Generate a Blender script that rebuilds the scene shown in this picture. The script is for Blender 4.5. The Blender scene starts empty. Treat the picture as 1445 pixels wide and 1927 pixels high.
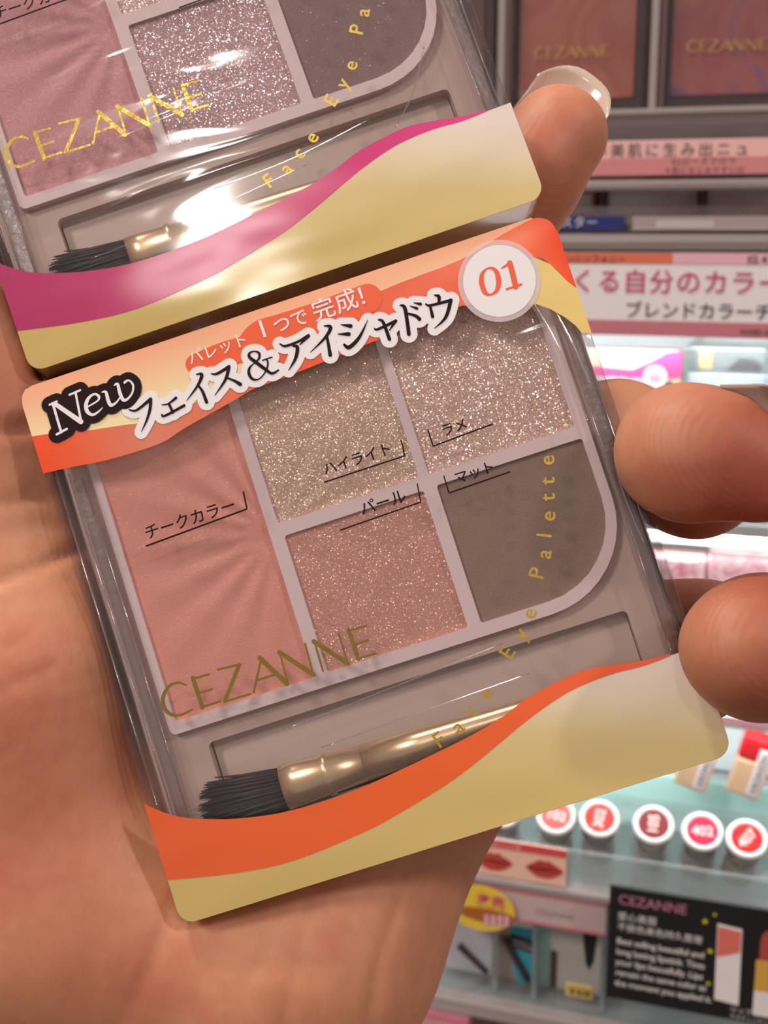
import bpy, bmesh, math, random
import numpy as np
from mathutils import Matrix, Vector
from mathutils.geometry import tessellate_polygon

scene = bpy.context.scene
COL = scene.collection
random.seed(7)

# ------------------------------------------------------------------ camera
PITCH = 12.5
cam_data = bpy.data.cameras.new('camera')
cam_data.sensor_fit = 'VERTICAL'
cam_data.sensor_height = 36.0
cam_data.lens = 36.0 * 2400.0 / 1927.0
cam_data.clip_start = 0.005
cam_data.clip_end = 50
cam_data.dof.use_dof = True
cam_data.dof.focus_distance = 0.165
cam_data.dof.aperture_fstop = 46
camera = bpy.data.objects.new('camera', cam_data)
camera.location = (0, 0, 1.45)
camera.rotation_euler = (math.radians(90 - PITCH), 0, 0)
COL.objects.link(camera)
scene.camera = camera

# ------------------------------------------------------------------ colour management, world, lamps
scene.view_settings.view_transform = 'Standard'
scene.view_settings.look = 'None'
scene.view_settings.gamma = 1.0
scene.view_settings.use_curve_mapping = False
scene.view_settings.exposure = 0.0
try:
    scene.cycles.transparent_max_bounces = 32
    scene.cycles.max_bounces = 8
    scene.cycles.diffuse_bounces = 3
    scene.cycles.glossy_bounces = 3
    scene.cycles.caustics_reflective = False
    scene.cycles.caustics_refractive = False
    scene.cycles.sample_clamp_indirect = 6.0
except Exception:
    pass

world = bpy.data.worlds.new('world')
world.use_nodes = True
scene.world = world
wbg = world.node_tree.nodes['Background']
wbg.inputs[0].default_value = (1.0, 0.90, 0.86, 1)
wbg.inputs[1].default_value = 0.33

def lamp(name, loc, target, size, power, color=(1.0, 0.93, 0.88), spread=160):
    d = bpy.data.lights.new(name, 'AREA')
    d.shape = 'DISK'
    d.size = size
    d.energy = power
    d.color = color
    d.spread = math.radians(spread)
    o = bpy.data.objects.new(name, d)
    o.location = loc
    o.rotation_euler = (Vector(target) - Vector(loc)).to_track_quat('-Z', 'Y').to_euler()
    COL.objects.link(o)
    return o

# shop ceiling lamps, behind and above the viewer
HELD = (0.0, 0.16, 1.43)
lamp('ceiling_lamp', (-1.15, -0.95, 2.65), HELD, 0.42, 13.5)
lamp('ceiling_lamp', (-0.25, -1.50, 2.68), HELD, 0.10, 2.3)
lamp('ceiling_lamp', (-0.45, 0.20, 2.70), (-0.45, 0.2, 0), 0.16, 9)
lamp('ceiling_lamp', (1.25, -0.75, 2.70), HELD, 0.16, 8)

# ------------------------------------------------------------------ helpers
def lin(c):
    c = c / 255.0
    return c / 12.92 if c <= 0.04045 else ((c + 0.055) / 1.055) ** 2.4

def rgb(r, g, b):
    return (lin(r), lin(g), lin(b), 1.0)

class MB:
    """collects vertices and faces of one mesh, in millimetres"""
    def __init__(self):
        self.v = []
        self.f = []
    def add(self, vs, fs):
        n = len(self.v)
        self.v += [tuple(p) for p in vs]
        self.f += [tuple(i + n for i in f) for f in fs]
        return self
    def box(self, x0, x1, y0, y1, z0, z1, bev=0.0):
        if bev <= 0:
            vs = [(x, y, z) for x in (x0, x1) for y in (y0, y1) for z in (z0, z1)]
            return self.add(vs, [(0, 1, 3, 2), (4, 6, 7, 5), (0, 4, 5, 1), (2, 3, 7, 6), (0, 2, 6, 4), (1, 5, 7, 3)])
        poly = rrect(x0, y0, x1, y1, bev, 3)
        return self.prism(poly, z0, z1)
    def prism(self, poly, z0, z1, bev=0.0):
        """polygon in the XY plane raised from z0 to z1, optional bevel on the z1 rim"""
        poly = ccw(poly)
        n = len(poly)
        levels = [(z0, 0.0), (z1, 0.0)]
        if bev > 0:
            levels = [(z0, 0.0), (z1 - bev, 0.0), (z1 - bev * 0.3, bev * 0.3), (z1, bev)]
        vs = []
        for z, d in levels:
            pts = inset(poly, d) if d else poly
            vs += [(p[0], p[1], z) for p in pts]
        fs = []
        for k in range(len(levels) - 1):
            for i in range(n):
                j = (i + 1) % n
                fs.append((k * n + i, k * n + j, (k + 1) * n + j, (k + 1) * n + i))
        tri = tessellate_polygon([[Vector((p[0], p[1], 0)) for p in poly]])
        m = (len(levels) - 1) * n
        for t in tri:
            fs.append(orient(poly, t, m))
            fs.append(tuple(reversed(orient(poly, t, 0))))
        return self.add(vs, fs)
    def flat(self, poly, z):
        poly = ccw(poly)
        tri = tessellate_polygon([[Vector((p[0], p[1], 0)) for p in poly]])
        return self.add([(p[0], p[1], z) for p in poly], [orient(poly, t, 0) for t in tri])
    def frame(self, outer, inner, z0, z1):
        """outer polygon with one hole, as a raised ring; both lists have the same length"""
        n = len(outer)
        vs = []
        for z in (z0, z1):
            vs += [(p[0], p[1], z) for p in outer] + [(p[0], p[1], z) for p in inner]
        fs = []
        for i in range(n):
            j = (i + 1) % n
            fs += [(2 * n + i, 2 * n + j, 3 * n + j, 3 * n + i), (j, i, n + i, n + j),
                   (i, j, 2 * n + j, 2 * n + i), (n + j, n + i, 3 * n + i, 3 * n + j)]
        return self.add(vs, fs)
    def tube(self, pts, radii, seg=12, caps=True):
        pts = [Vector(p) for p in pts]
        if not hasattr(radii, '__len__'):
            radii = [radii] * len(pts)
        vs, fs = [], []
        ref = None
        for i, p in enumerate(pts):
            t = (pts[min(i + 1, len(pts) - 1)] - pts[max(i - 1, 0)]).normalized()
            if ref is None:
                a = Vector((0, 0, 1)) if abs(t.z) < 0.9 else Vector((1, 0, 0))
                ref = t.cross(a).normalized()
            ref = (ref - t * ref.dot(t)).normalized()
            b = t.cross(ref)
            r = radii[i]
            rx, ry = r if hasattr(r, '__len__') else (r, r)
            for k in range(seg):
                an = 2 * math.pi * k / seg
                vs.append(p + ref * (rx * math.cos(an)) + b * (ry * math.sin(an)))
        for i in range(len(pts) - 1):
            for k in range(seg):
                l = (k + 1) % seg
                fs.append((i * seg + k, i * seg + l, (i + 1) * seg + l, (i + 1) * seg + k))
        if caps:
            fs.append(tuple(reversed(range(seg))))
            fs.append(tuple(range((len(pts) - 1) * seg, len(pts) * seg)))
        return self.add(vs, fs)
    def ribbon(self, pts, z, extra=0.0, rounded=False):
        """a brush stroke lying at height z: pts are (x, y, width)"""
        q = smooth_path(pts) if len(pts) > 2 else [tuple(p) for p in pts]
        n = len(q)
        L, R = [], []
        for i in range(n):
            a, b = q[max(i - 1, 0)], q[min(i + 1, n - 1)]
            dx, dy = b[0] - a[0], b[1] - a[1]
            d = math.hypot(dx, dy) or 1.0
            h = (q[i][2] + extra) / 2
            L.append((q[i][0] - dy / d * h, q[i][1] + dx / d * h, z))
            R.append((q[i][0] + dy / d * h, q[i][1] - dx / d * h, z))
        self.add(L + R, [(i, n + i, n + i + 1, i + 1) for i in range(n - 1)])
        if rounded:
            for p in q:
                h = (p[2] + extra) / 2
                self.add([(p[0] + h * math.cos(a), p[1] + h * math.sin(a), z) for a in
                          [2 * math.pi * k / 20 for k in range(20)]], [tuple(range(20))])
        return self
    def union(self, strokes, z, extra=0.0, h=0.12):
        """one clean sheet at height z covering all strokes, each (x, y, width) swollen by extra"""
        S = [smooth_path(p) if len(p) > 2 else [tuple(q) for q in p] for p in strokes]
        xs = [q[0] for p in S for q in p]; ys = [q[1] for p in S for q in p]
        m = max(q[2] for p in S for q in p) / 2 + extra / 2 + 2 * h
        gx = np.arange(min(xs) - m, max(xs) + m, h); gy = np.arange(min(ys) - m, max(ys) + m, h)
        X, Y = np.meshgrid(gx, gy, indexing='ij')
        D = np.full(X.shape, 1e3)
        for p in S:
            for a, b in zip(p[:-1], p[1:]):
                dx, dy = b[0] - a[0], b[1] - a[1]
                q = dx * dx + dy * dy + 1e-12
                t = np.clip(((X - a[0]) * dx + (Y - a[1]) * dy) / q, 0, 1)
                D = np.minimum(D, np.hypot(X - a[0] - t * dx, Y - a[1] - t * dy) - (a[2] + (b[2] - a[2]) * t + extra) / 2)
        ins = D < 0
        c4 = ins[:-1, :-1].astype(int) + ins[1:, :-1] + ins[1:, 1:] + ins[:-1, 1:]
        vid, vs, fs = {}, [], []
        def vert(key, x, y):
            if key not in vid:
                vid[key] = len(vs); vs.append((x, y, z))
            return vid[key]
        for i, j in np.argwhere(c4 > 0):
            cs = [(i, j), (i + 1, j), (i + 1, j + 1), (i, j + 1)]
            poly = []
            for k in range(4):
                a, b = cs[k], cs[(k + 1) % 4]
                if ins[a]:
                    poly.append(vert(a, gx[a[0]], gy[a[1]]))
                if ins[a] != ins[b]:
                    t = D[a] / (D[a] - D[b])
                    poly.append(vert((min(a, b), max(a, b)), gx[a[0]] + t * (gx[b[0]] - gx[a[0]]), gy[a[1]] + t * (gy[b[1]] - gy[a[1]])))
            if len(poly) > 2:
                fs.append(tuple(poly))
        return self.add(vs, fs)
    def build(self, name, mat, parent=None, smooth=False, loc=None, rotz=None, fix=None, bevel=0.0):
        me = bpy.data.meshes.new(name)
        me.from_pydata([(x * 0.001, y * 0.001, z * 0.001) for x, y, z in self.v], [], self.f)
        me.update()
        if fix:
            bm = bmesh.new(); bm.from_mesh(me)
            bmesh.ops.remove_doubles(bm, verts=bm.verts, dist=1e-7)
            bmesh.ops.recalc_face_normals(bm, faces=bm.faces)
            bm.to_mesh(me); bm.free()
        return link(name, me, mat, parent, smooth, loc, rotz)

def link(name, me, mat, parent=None, smooth=False, loc=None, rotz=None):
    if mat is not None and not me.materials:
        me.materials.append(mat)
    if smooth:
        me.polygons.foreach_set('use_smooth', [True] * len(me.polygons))
    o = bpy.data.objects.new(name, me)
    COL.objects.link(o)
    if parent is not None:
        o.parent = parent
    if loc is not None:
        o.location = loc
    if rotz is not None:
        o.rotation_euler = (0, 0, rotz)
    return o

def empty(name, matrix):
    o = bpy.data.objects.new(name, None)
    o.empty_display_size = 0.01
    COL.objects.link(o)
    o.matrix_world = matrix
    return o

def tag(o, label, cat, group=None, kind=None):
    o['label'] = label
    o['category'] = cat
    if group:
        o['group'] = group
    if kind:
        o['kind'] = kind
    return o

def area2(p):
    return sum(p[i][0] * p[(i + 1) % len(p)][1] - p[(i + 1) % len(p)][0] * p[i][1] for i in range(len(p)))

def ccw(p):
    return list(p) if area2(p) > 0 else list(reversed(p))

def orient(poly, t, m):
    a, b, c = (poly[i] for i in t)
    s = (b[0] - a[0]) * (c[1] - a[1]) - (c[0] - a[0]) * (b[1] - a[1])
    t = tuple(t) if s > 0 else tuple(reversed(t))
    return tuple(i + m for i in t)

def inset(poly, d):
    n = len(poly)
    out = []
    for i in range(n):
        a, b, c = poly[i - 1], poly[i], poly[(i + 1) % n]
        n1 = Vector((-(b[1] - a[1]), b[0] - a[0])); n2 = Vector((-(c[1] - b[1]), c[0] - b[0]))
        if n1.length < 1e-9: n1 = n2
        if n2.length < 1e-9: n2 = n1
        n1.normalize(); n2.normalize()
        m = n1 + n2
        k = max(m.dot(m), 0.3)
        m = m * (2 * d / k)
        out.append((b[0] + m.x, b[1] + m.y))
    return out

def rrect(x0, y0, x1, y1, r, seg=6):
    """rounded rectangle; r is one radius or four (x0y0, x1y0, x1y1, x0y1)"""
    r = r if hasattr(r, '__len__') else (r, r, r, r)
    out = []
    for (cx, cy, a0), q in zip(((x0, y0, 180), (x1, y0, 270), (x1, y1, 0), (x0, y1, 90)), r):
        ox = cx + (q if cx == x0 else -q); oy = cy + (q if cy == y0 else -q)
        for k in range(seg + 1):
            a = math.radians(a0 + 90 * k / seg)
            out.append((ox + q * math.cos(a), oy + q * math.sin(a)))
    return out

def smooth_path(pts, sub=6):
    P = [tuple(pts[0])] + [tuple(p) for p in pts] + [tuple(pts[-1])]
    out = []
    for i in range(1, len(P) - 2):
        p0, p1, p2, p3 = P[i - 1], P[i], P[i + 1], P[i + 2]
        for k in range(sub):
            t = k / sub
            out.append(tuple(0.5 * ((2 * b) + (c - a) * t + (2 * a - 5 * b + 4 * c - d) * t * t + (3 * b - a - 3 * c + d) * t ** 3)
                             for a, b, c, d in zip(p0, p1, p2, p3)))
    out.append(tuple(P[-2]))
    return out

_TXT = {}
def text2d(body, size, bold=0.0, space=1.0, align='LEFT'):
    """outline of a line of type as flat vertices and faces, in the units of size"""
    key = (body, size, bold, space, align)
    if key not in _TXT:
        cu = bpy.data.curves.new('type', 'FONT')
        cu.body = body
        cu.size = size
        cu.offset = bold
        cu.space_character = space
        cu.align_x = align
        cu.resolution_u = 4
        o = bpy.data.objects.new('type', cu)
        COL.objects.link(o)
        dg = bpy.context.evaluated_depsgraph_get()
        me = bpy.data.meshes.new_from_object(o.evaluated_get(dg))
        vs = [(v.co.x, v.co.y) for v in me.vertices]
        fs = [tuple(p.vertices) for p in me.polygons]
        bpy.data.meshes.remove(me)
        bpy.data.objects.remove(o)
        bpy.data.curves.remove(cu)
        _TXT[key] = (vs, fs)
    return _TXT[key]

# ------------------------------------------------------------------ materials
def new_mat(name):
    m = bpy.data.materials.new(name)
    m.use_nodes = True
    nt = m.node_tree
    for n in list(nt.nodes):
        nt.nodes.remove(n)
    out = nt.nodes.new('ShaderNodeOutputMaterial')
    return m, nt, out

def N(nt, kind, **kw):
    n = nt.nodes.new(kind)
    for k, v in kw.items():
        if k.startswith('_'):
            setattr(n, k[1:], v)
        else:
            key = int(k[1:]) if k[0] == 'i' and k[1:].isdigit() else k
            n.inputs[key].default_value = v
    return n

def plain(name, col, rough=0.5, metal=0.0, spec=0.5, coat=0.0, var=0.06, vscale=60.0, bump=0.0, bscale=400.0, sss=0.0):
    """principled surface whose colour wanders slightly by procedural noise"""
    m, nt, out = new_mat(name)
    b = nt.nodes.new('ShaderNodeBsdfPrincipled')
    b.inputs['Roughness'].default_value = rough
    b.inputs['Metallic'].default_value = metal
    b.inputs['Specular IOR Level'].default_value = spec
    b.inputs['Coat Weight'].default_value = coat
    b.inputs['Coat Roughness'].default_value = 0.08
    if sss:
        b.inputs['Subsurface Weight'].default_value = sss
        b.inputs['Subsurface Radius'].default_value = (0.002, 0.001, 0.0006)
        b.inputs['Subsurface Scale'].default_value = 1.0
    tc = nt.nodes.new('ShaderNodeTexCoord')
    no = N(nt, 'ShaderNodeTexNoise', Scale=vscale, Detail=3.0)
    nt.links.new(tc.outputs['Object'], no.inputs['Vector'])
    mx = N(nt, 'ShaderNodeMix', _data_type='RGBA')
    mx.inputs[6].default_value = tuple(max(0, c * (1 - var)) for c in col[:3]) + (1,)
    mx.inputs[7].default_value = tuple(min(1, c * (1 + var)) for c in col[:3]) + (1,)
    nt.links.new(no.outputs['Fac'], mx.inputs[0])
    nt.links.new(mx.outputs[2], b.inputs['Base Color'])
    if bump:
        bn = N(nt, 'ShaderNodeTexNoise', Scale=bscale, Detail=2.0)
        nt.links.new(tc.outputs['Object'], bn.inputs['Vector'])
        bp = N(nt, 'ShaderNodeBump', Strength=bump, Distance=0.0004)
        nt.links.new(bn.outputs['Fac'], bp.inputs['Height'])
        nt.links.new(bp.outputs['Normal'], b.inputs['Normal'])
    nt.links.new(b.outputs[0], out.inputs[0])
    return m

def clear(name, tint=(0.97, 0.97, 0.97), rough=0.04, gain=1.0, bump=0.0, bscale=(60, 60, 60), base=0.0, haze=0.0, hazecol=(0.8, 0.78, 0.78, 1)):
    """clear plastic: passes light straight on, mirrors by its angle, optional slight milkiness"""
    m, nt, out = new_mat(name)
    tr = N(nt, 'ShaderNodeBsdfTransparent')
    tr.inputs[0].default_value = tuple(tint) + (1,)
    gl = N(nt, 'ShaderNodeBsdfGlossy', Roughness=rough)
    fr = N(nt, 'ShaderNodeLayerWeight', Blend=0.5)
    pw = N(nt, 'ShaderNodeMath', _operation='POWER'); pw.inputs[1].default_value = 5.0
    nt.links.new(fr.outputs['Facing'], pw.inputs[0])
    ma = N(nt, 'ShaderNodeMath', _operation='MULTIPLY_ADD', _use_clamp=True)
    ma.inputs[1].default_value = 0.9
    ma.inputs[2].default_value = 0.04 * gain + base
    nt.links.new(pw.outputs[0], ma.inputs[0])
    src = tr.outputs[0]
    if haze:
        df = N(nt, 'ShaderNodeBsdfDiffuse')
        df.inputs[0].default_value = hazecol
        hm = N(nt, 'ShaderNodeMixShader', i0=haze)
        nt.links.new(tr.outputs[0], hm.inputs[1]); nt.links.new(df.outputs[0], hm.inputs[2])
        src = hm.outputs[0]
    mx = N(nt, 'ShaderNodeMixShader')
    nt.links.new(ma.outputs[0], mx.inputs[0])
    nt.links.new(src, mx.inputs[1]); nt.links.new(gl.outputs[0], mx.inputs[2])
    if bump:
        tc = nt.nodes.new('ShaderNodeTexCoord')
        mp = N(nt, 'ShaderNodeMapping')
        mp.inputs['Scale'].default_value = bscale
        no = N(nt, 'ShaderNodeTexNoise', Scale=1.0, Detail=2.0, Distortion=0.6)
        bp = N(nt, 'ShaderNodeBump', Strength=bump, Distance=0.002)
        nt.links.new(tc.outputs['Object'], mp.inputs[0]); nt.links.new(mp.outputs[0], no.inputs['Vector'])
        nt.links.new(no.outputs['Fac'], bp.inputs['Height'])
        nt.links.new(bp.outputs[0], gl.inputs['Normal']); nt.links.new(bp.outputs[0], fr.inputs['Normal'])
    nt.links.new(mx.outputs[0], out.inputs[0])
    return m

def ramp(nt, stops, interp='LINEAR'):
    r = nt.nodes.new('ShaderNodeValToRGB')
    r.color_ramp.interpolation = interp
    e = r.color_ramp.elements
    while len(e) > 1:
        e.remove(e[-1])
    e[0].position, e[0].color = stops[0]
    for p, c in stops[1:]:
        k = e.new(p); k.color = c
    return r

def printed(name, axis_rot, span, stops, alpha=None, rough=0.22, bump=0.25):
    """printed film: a colour gradient along one direction of the sheet, glossy; alpha stops make it see-through"""
    m, nt, out = new_mat(name)
    b = nt.nodes.new('ShaderNodeBsdfPrincipled')
    b.inputs['Roughness'].default_value = rough
    b.inputs['Specular IOR Level'].default_value = 0.5
    tc = nt.nodes.new('ShaderNodeTexCoord')
    vr = N(nt, 'ShaderNodeVectorRotate', _rotation_type='Z_AXIS')
    vr.inputs['Angle'].default_value = math.radians(axis_rot)
    nt.links.new(tc.outputs['Object'], vr.inputs['Vector'])
    sx = nt.nodes.new('ShaderNodeSeparateXYZ')
    nt.links.new(vr.outputs[0], sx.inputs[0])
    mr = N(nt, 'ShaderNodeMapRange')
    mr.inputs[1].default_value = span[0] * 0.001
    mr.inputs[2].default_value = span[1] * 0.001
    nt.links.new(sx.outputs[0], mr.inputs[0])
    r = ramp(nt, stops)
    nt.links.new(mr.outputs[0], r.inputs[0])
    nt.links.new(r.outputs[0], b.inputs['Base Color'])
    if alpha:
        ra = ramp(nt, [(p, (a, a, a, 1)) for p, a in alpha])
        nt.links.new(mr.outputs[0], ra.inputs[0])
        nt.links.new(ra.outputs[0], b.inputs['Alpha'])
    if bump:
        mp = N(nt, 'ShaderNodeMapping'); mp.inputs['Scale'].default_value = (40, 90, 40)
        no = N(nt, 'ShaderNodeTexNoise', Scale=1.0, Detail=1.0)
        bp = N(nt, 'ShaderNodeBump', Strength=bump, Distance=0.002)
        nt.links.new(tc.outputs['Object'], mp.inputs[0]); nt.links.new(mp.outputs[0], no.inputs['Vector'])
        nt.links.new(no.outputs['Fac'], bp.inputs['Height']); nt.links.new(bp.outputs[0], b.inputs['Normal'])
    nt.links.new(b.outputs[0], out.inputs[0])
    return m

def glitter(name, col, amount, flake, spread=0.9, rough=0.2, flakecol=(1, 0.93, 0.88, 1), grain=0.3, density=0.5):
    """pressed powder with reflecting flakes: each little cell gets a facing of its own"""
    m, nt, out = new_mat(name)
    b = nt.nodes.new('ShaderNodeBsdfPrincipled')
    b.inputs['Roughness'].default_value = 0.6
    b.inputs['Specular IOR Level'].default_value = 0.3
    tc = nt.nodes.new('ShaderNodeTexCoord')
    no = N(nt, 'ShaderNodeTexNoise', Scale=4200.0, Detail=2.0)
    nt.links.new(tc.outputs['Object'], no.inputs['Vector'])
    mx = N(nt, 'ShaderNodeMix', _data_type='RGBA')
    mx.inputs[6].default_value = tuple(c * (1 - grain) for c in col[:3]) + (1,)
    mx.inputs[7].default_value = tuple(min(1, c * (1 + grain)) for c in col[:3]) + (1,)
    nt.links.new(no.outputs['Fac'], mx.inputs[0])
    nt.links.new(mx.outputs[2], b.inputs['Base Color'])
    bp = N(nt, 'ShaderNodeBump', Strength=0.3, Distance=0.0002)
    nt.links.new(no.outputs['Fac'], bp.inputs['Height']); nt.links.new(bp.outputs[0], b.inputs['Normal'])
    vo = N(nt, 'ShaderNodeTexVoronoi', Scale=1000.0 / flake)
    nt.links.new(tc.outputs['Object'], vo.inputs['Vector'])
    sub = N(nt, 'ShaderNodeVectorMath', _operation='SUBTRACT'); sub.inputs[1].default_value = (0.5, 0.5, 0.5)
    nt.links.new(vo.outputs['Color'], sub.inputs[0])
    sc = N(nt, 'ShaderNodeVectorMath', _operation='SCALE'); sc.inputs['Scale'].default_value = spread * 2
    nt.links.new(sub.outputs[0], sc.inputs[0])
    ge = nt.nodes.new('ShaderNodeNewGeometry')
    ad = N(nt, 'ShaderNodeVectorMath', _operation='ADD')
    nt.links.new(sc.outputs[0], ad.inputs[0]); nt.links.new(ge.outputs['Normal'], ad.inputs[1])
    nn = N(nt, 'ShaderNodeVectorMath', _operation='NORMALIZE')
    nt.links.new(ad.outputs[0], nn.inputs[0])
    gl = N(nt, 'ShaderNodeBsdfGlossy', Roughness=rough)
    hs = N(nt, 'ShaderNodeMix', _data_type='RGBA'); hs.inputs[0].default_value = 0.25
    hs.inputs[6].default_value = flakecol
    nt.links.new(vo.outputs['Color'], hs.inputs[7])
    nt.links.new(hs.outputs[2], gl.inputs['Color'])
    nt.links.new(nn.outputs[0], gl.inputs['Normal'])
    # only some of the cells hold a flake
    sx = nt.nodes.new('ShaderNodeSeparateColor')
    nt.links.new(vo.outputs['Color'], sx.inputs[0])
    lt = N(nt, 'ShaderNodeMath', _operation='LESS_THAN'); lt.inputs[1].default_value = density
    nt.links.new(sx.outputs[2], lt.inputs[0])
    mu = N(nt, 'ShaderNodeMath', _operation='MULTIPLY'); mu.inputs[1].default_value = amount
    nt.links.new(lt.outputs[0], mu.inputs[0])
    ms = N(nt, 'ShaderNodeMixShader')
    nt.links.new(mu.outputs[0], ms.inputs[0])
    nt.links.new(b.outputs[0], ms.inputs[1]); nt.links.new(gl.outputs[0], ms.inputs[2])
    nt.links.new(ms.outputs[0], out.inputs[0])
    return m

# strokes of the lettering: (x, y, width) in mm on the sheet
TITLE=[[(13.34,7.13,0.18),(14.23,7.51,0.3),(16.44,6.7,0.43)],[(16.44,6.7,0.43),(15.97,7.92,0.38),(15.07,9.24,0.27),(13.97,10.41,0.06)],[(17.61,7.9,0.12),(18.46,8.02,0.21),(19.65,7.61,0.36)],[(18.54,8.04,0.33),(18.7,9.31,0.33)],[(17.24,9.07,0.18),(17.55,9.38,0.3),(20.38,8.9,0.36)],[(23.14,5.53,0.15),(23.78,5.82,0.43),(22.85,6.97,0.33),(20.86,8.41,0.08)],[(22.92,7.0,0.27),(23.21,7.9,0.36),(23.3,9.39,0.43)],[(25.0,6.07,0.15),(25.73,6.31,0.33),(27.47,5.93,0.43)],[(27.47,5.93,0.43),(26.53,7.39,0.36),(24.58,8.92,0.08)],[(26.62,7.1,0.21),(27.58,7.9,0.33),(28.17,8.58,0.49)],[(33.46,8.41,0.21),(32.53,8.55,0.33),(31.84,7.71,0.43),(30.95,6.44,0.46),(30.4,5.61,0.39),(30.57,5.1,0.27),(31.22,5.08,0.18),(31.73,5.49,0.3),(31.52,6.15,0.27),(30.76,6.54,0.15),(29.99,6.93,0.27),(29.68,7.63,0.39),(29.91,8.44,0.33),(30.71,8.71,0.18),(31.7,8.15,0.18),(32.39,7.25,0.21),(32.45,6.54,0.21)],[(31.88,6.54,0.17),(33.17,6.54,0.17)],[(34.67,5.21,0.16),(35.28,5.71,0.32),(37.0,5.69,0.32),(38.49,5.41,0.48)],[(38.49,5.41,0.48),(37.11,6.15,0.13)],[(36.21,6.02,0.23),(36.7,6.36,0.45),(36.02,7.68,0.39),(34.7,8.86,0.08)],[(40.86,4.84,0.16),(41.58,5.25,0.45),(40.56,6.28,0.36),(38.12,7.52,0.08)],[(40.77,6.18,0.32),(40.6,7.5,0.39),(40.43,8.67,0.48)],[(42.98,5.38,0.13),(44.08,5.93,0.52)],[(42.23,6.42,0.13),(43.53,6.85,0.52)],[(42.57,7.99,0.32),(43.09,8.5,0.52),(44.71,7.68,0.39),(46.45,5.87,0.06)],[(46.9,7.22,0.16),(47.33,7.45,0.32),(49.8,7.17,0.39)],[(49.8,7.17,0.42),(48.66,8.07,0.13)],[(47.78,6.32,0.23),(48.22,6.81,0.39),(48.31,9.15,0.45)],[(50.96,5.42,0.16),(51.42,5.83,0.45),(51.22,7.48,0.45),(50.88,9.33,0.48)],[(51.55,6.73,0.26),(52.44,7.37,0.39),(52.77,7.91,0.48)],[(52.15,5.91,0.1),(52.89,6.5,0.36)],[(52.73,5.68,0.1),(53.49,6.11,0.39)],[(55.55,5.6,0.16),(56.03,5.94,0.45),(55.78,6.71,0.32)],[(54.13,6.32,0.19),(54.69,6.68,0.32),(57.33,6.89,0.39)],[(54.59,6.73,0.32),(54.47,8.15,0.42)],[(57.33,6.89,0.48),(56.04,8.76,0.39),(54.22,9.69,0.08)]]
NEW=[[(3.96,3.24,0.34),(3.91,7.12,0.34)],[(3.51,3.2,0.28),(4.54,3.09,0.28)],[(3.26,7.21,0.31),(4.76,6.94,0.31)],[(4.19,3.25,0.57),(6.8,6.63,0.66)],[(7.27,2.74,0.31),(6.83,6.72,0.31)],[(6.41,2.79,0.28),(7.94,2.66,0.28)],[(8.24,5.05,0.2),(9.73,4.71,0.23),(10.04,4.2,0.37),(9.57,3.74,0.28),(8.72,3.99,0.4),(8.12,4.7,0.51),(8.0,5.58,0.51),(8.49,6.23,0.37),(9.28,6.16,0.26),(10.08,5.78,0.11)],[(10.62,3.83,0.17),(11.1,3.99,0.37),(11.07,5.08,0.48),(11.22,5.81,0.46),(11.93,5.74,0.26),(12.61,5.29,0.2)],[(12.42,3.47,0.17),(12.88,3.47,0.37),(12.83,4.6,0.46),(12.96,5.63,0.46),(13.54,5.75,0.31),(14.42,5.13,0.26),(14.79,4.18,0.28),(14.41,3.45,0.23),(13.84,3.56,0.34)]]
NUMBER=[[(62.93,4.48,0.2),(62.18,4.97,0.48),(61.76,6.04,0.66),(61.78,7.33,0.57),(62.34,7.89,0.2)],[(62.34,7.89,0.2),(63.25,7.6,0.48),(63.87,6.6,0.66),(64.0,5.29,0.57),(63.56,4.61,0.34),(62.93,4.48,0.2)],[(64.83,5.04,0.2),(66.05,4.71,0.37)],[(65.96,4.75,0.71),(65.87,6.23,0.71),(65.72,7.87,0.71)],[(64.55,7.83,0.28),(66.48,7.82,0.28)]]
BRAND=[[(9.77,43.42,0.23),(8.91,42.81,0.3),(7.67,42.83,0.4),(6.51,43.84,0.53),(6.17,45.12,0.53),(6.6,46.22,0.47),(7.82,46.81,0.33),(9.57,46.6,0.23)],[(10.85,42.8,0.56),(10.93,46.76,0.56)],[(10.74,42.9,0.3),(12.96,42.98,0.3)],[(10.83,44.86,0.3),(12.81,44.9,0.3)],[(10.95,46.69,0.3),(13.37,46.7,0.3)],[(14.3,42.75,0.3),(17.24,42.99,0.3)],[(17.09,43.01,0.5),(14.02,46.73,0.5)],[(13.82,46.91,0.3),(17.3,46.97,0.3)],[(17.81,46.92,0.3),(20.07,43.1,0.3)],[(19.9,42.97,0.63),(22.26,47.16,0.63)],[(18.79,45.58,0.3),(21.23,45.6,0.3)],[(22.41,46.93,0.27),(22.57,43.13,0.27)],[(22.53,43.05,0.6),(25.84,47.06,0.6)],[(25.84,47.06,0.27),(26.03,42.99,0.27)],[(27.15,46.99,0.27),(27.25,43.1,0.27)],[(27.18,43.08,0.6),(30.48,47.09,0.6)],[(30.48,47.09,0.27),(30.53,43.05,0.27)],[(31.88,43.06,0.56),(31.92,46.92,0.56)],[(31.79,43.14,0.3),(34.14,43.24,0.3)],[(31.83,45.04,0.3),(33.83,45.06,0.3)],[(31.94,46.86,0.3),(34.27,46.92,0.3)]]
LABELS_LINES=[[(10.1,24.74,0.18),(24.11,24.24,0.18),(24.33,21.93,0.18)],[(34.65,24.08,0.15),(45.57,24.07,0.15),(45.75,21.97,0.15)],[(57.54,23.71,0.15),(49.38,24.03,0.15),(49.41,21.74,0.15)],[(34.73,30.57,0.14),(45.69,30.35,0.14),(45.97,27.93,0.14)],[(57.69,30.2,0.14),(49.46,30.36,0.14),(49.51,28.02,0.14)]]
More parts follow.
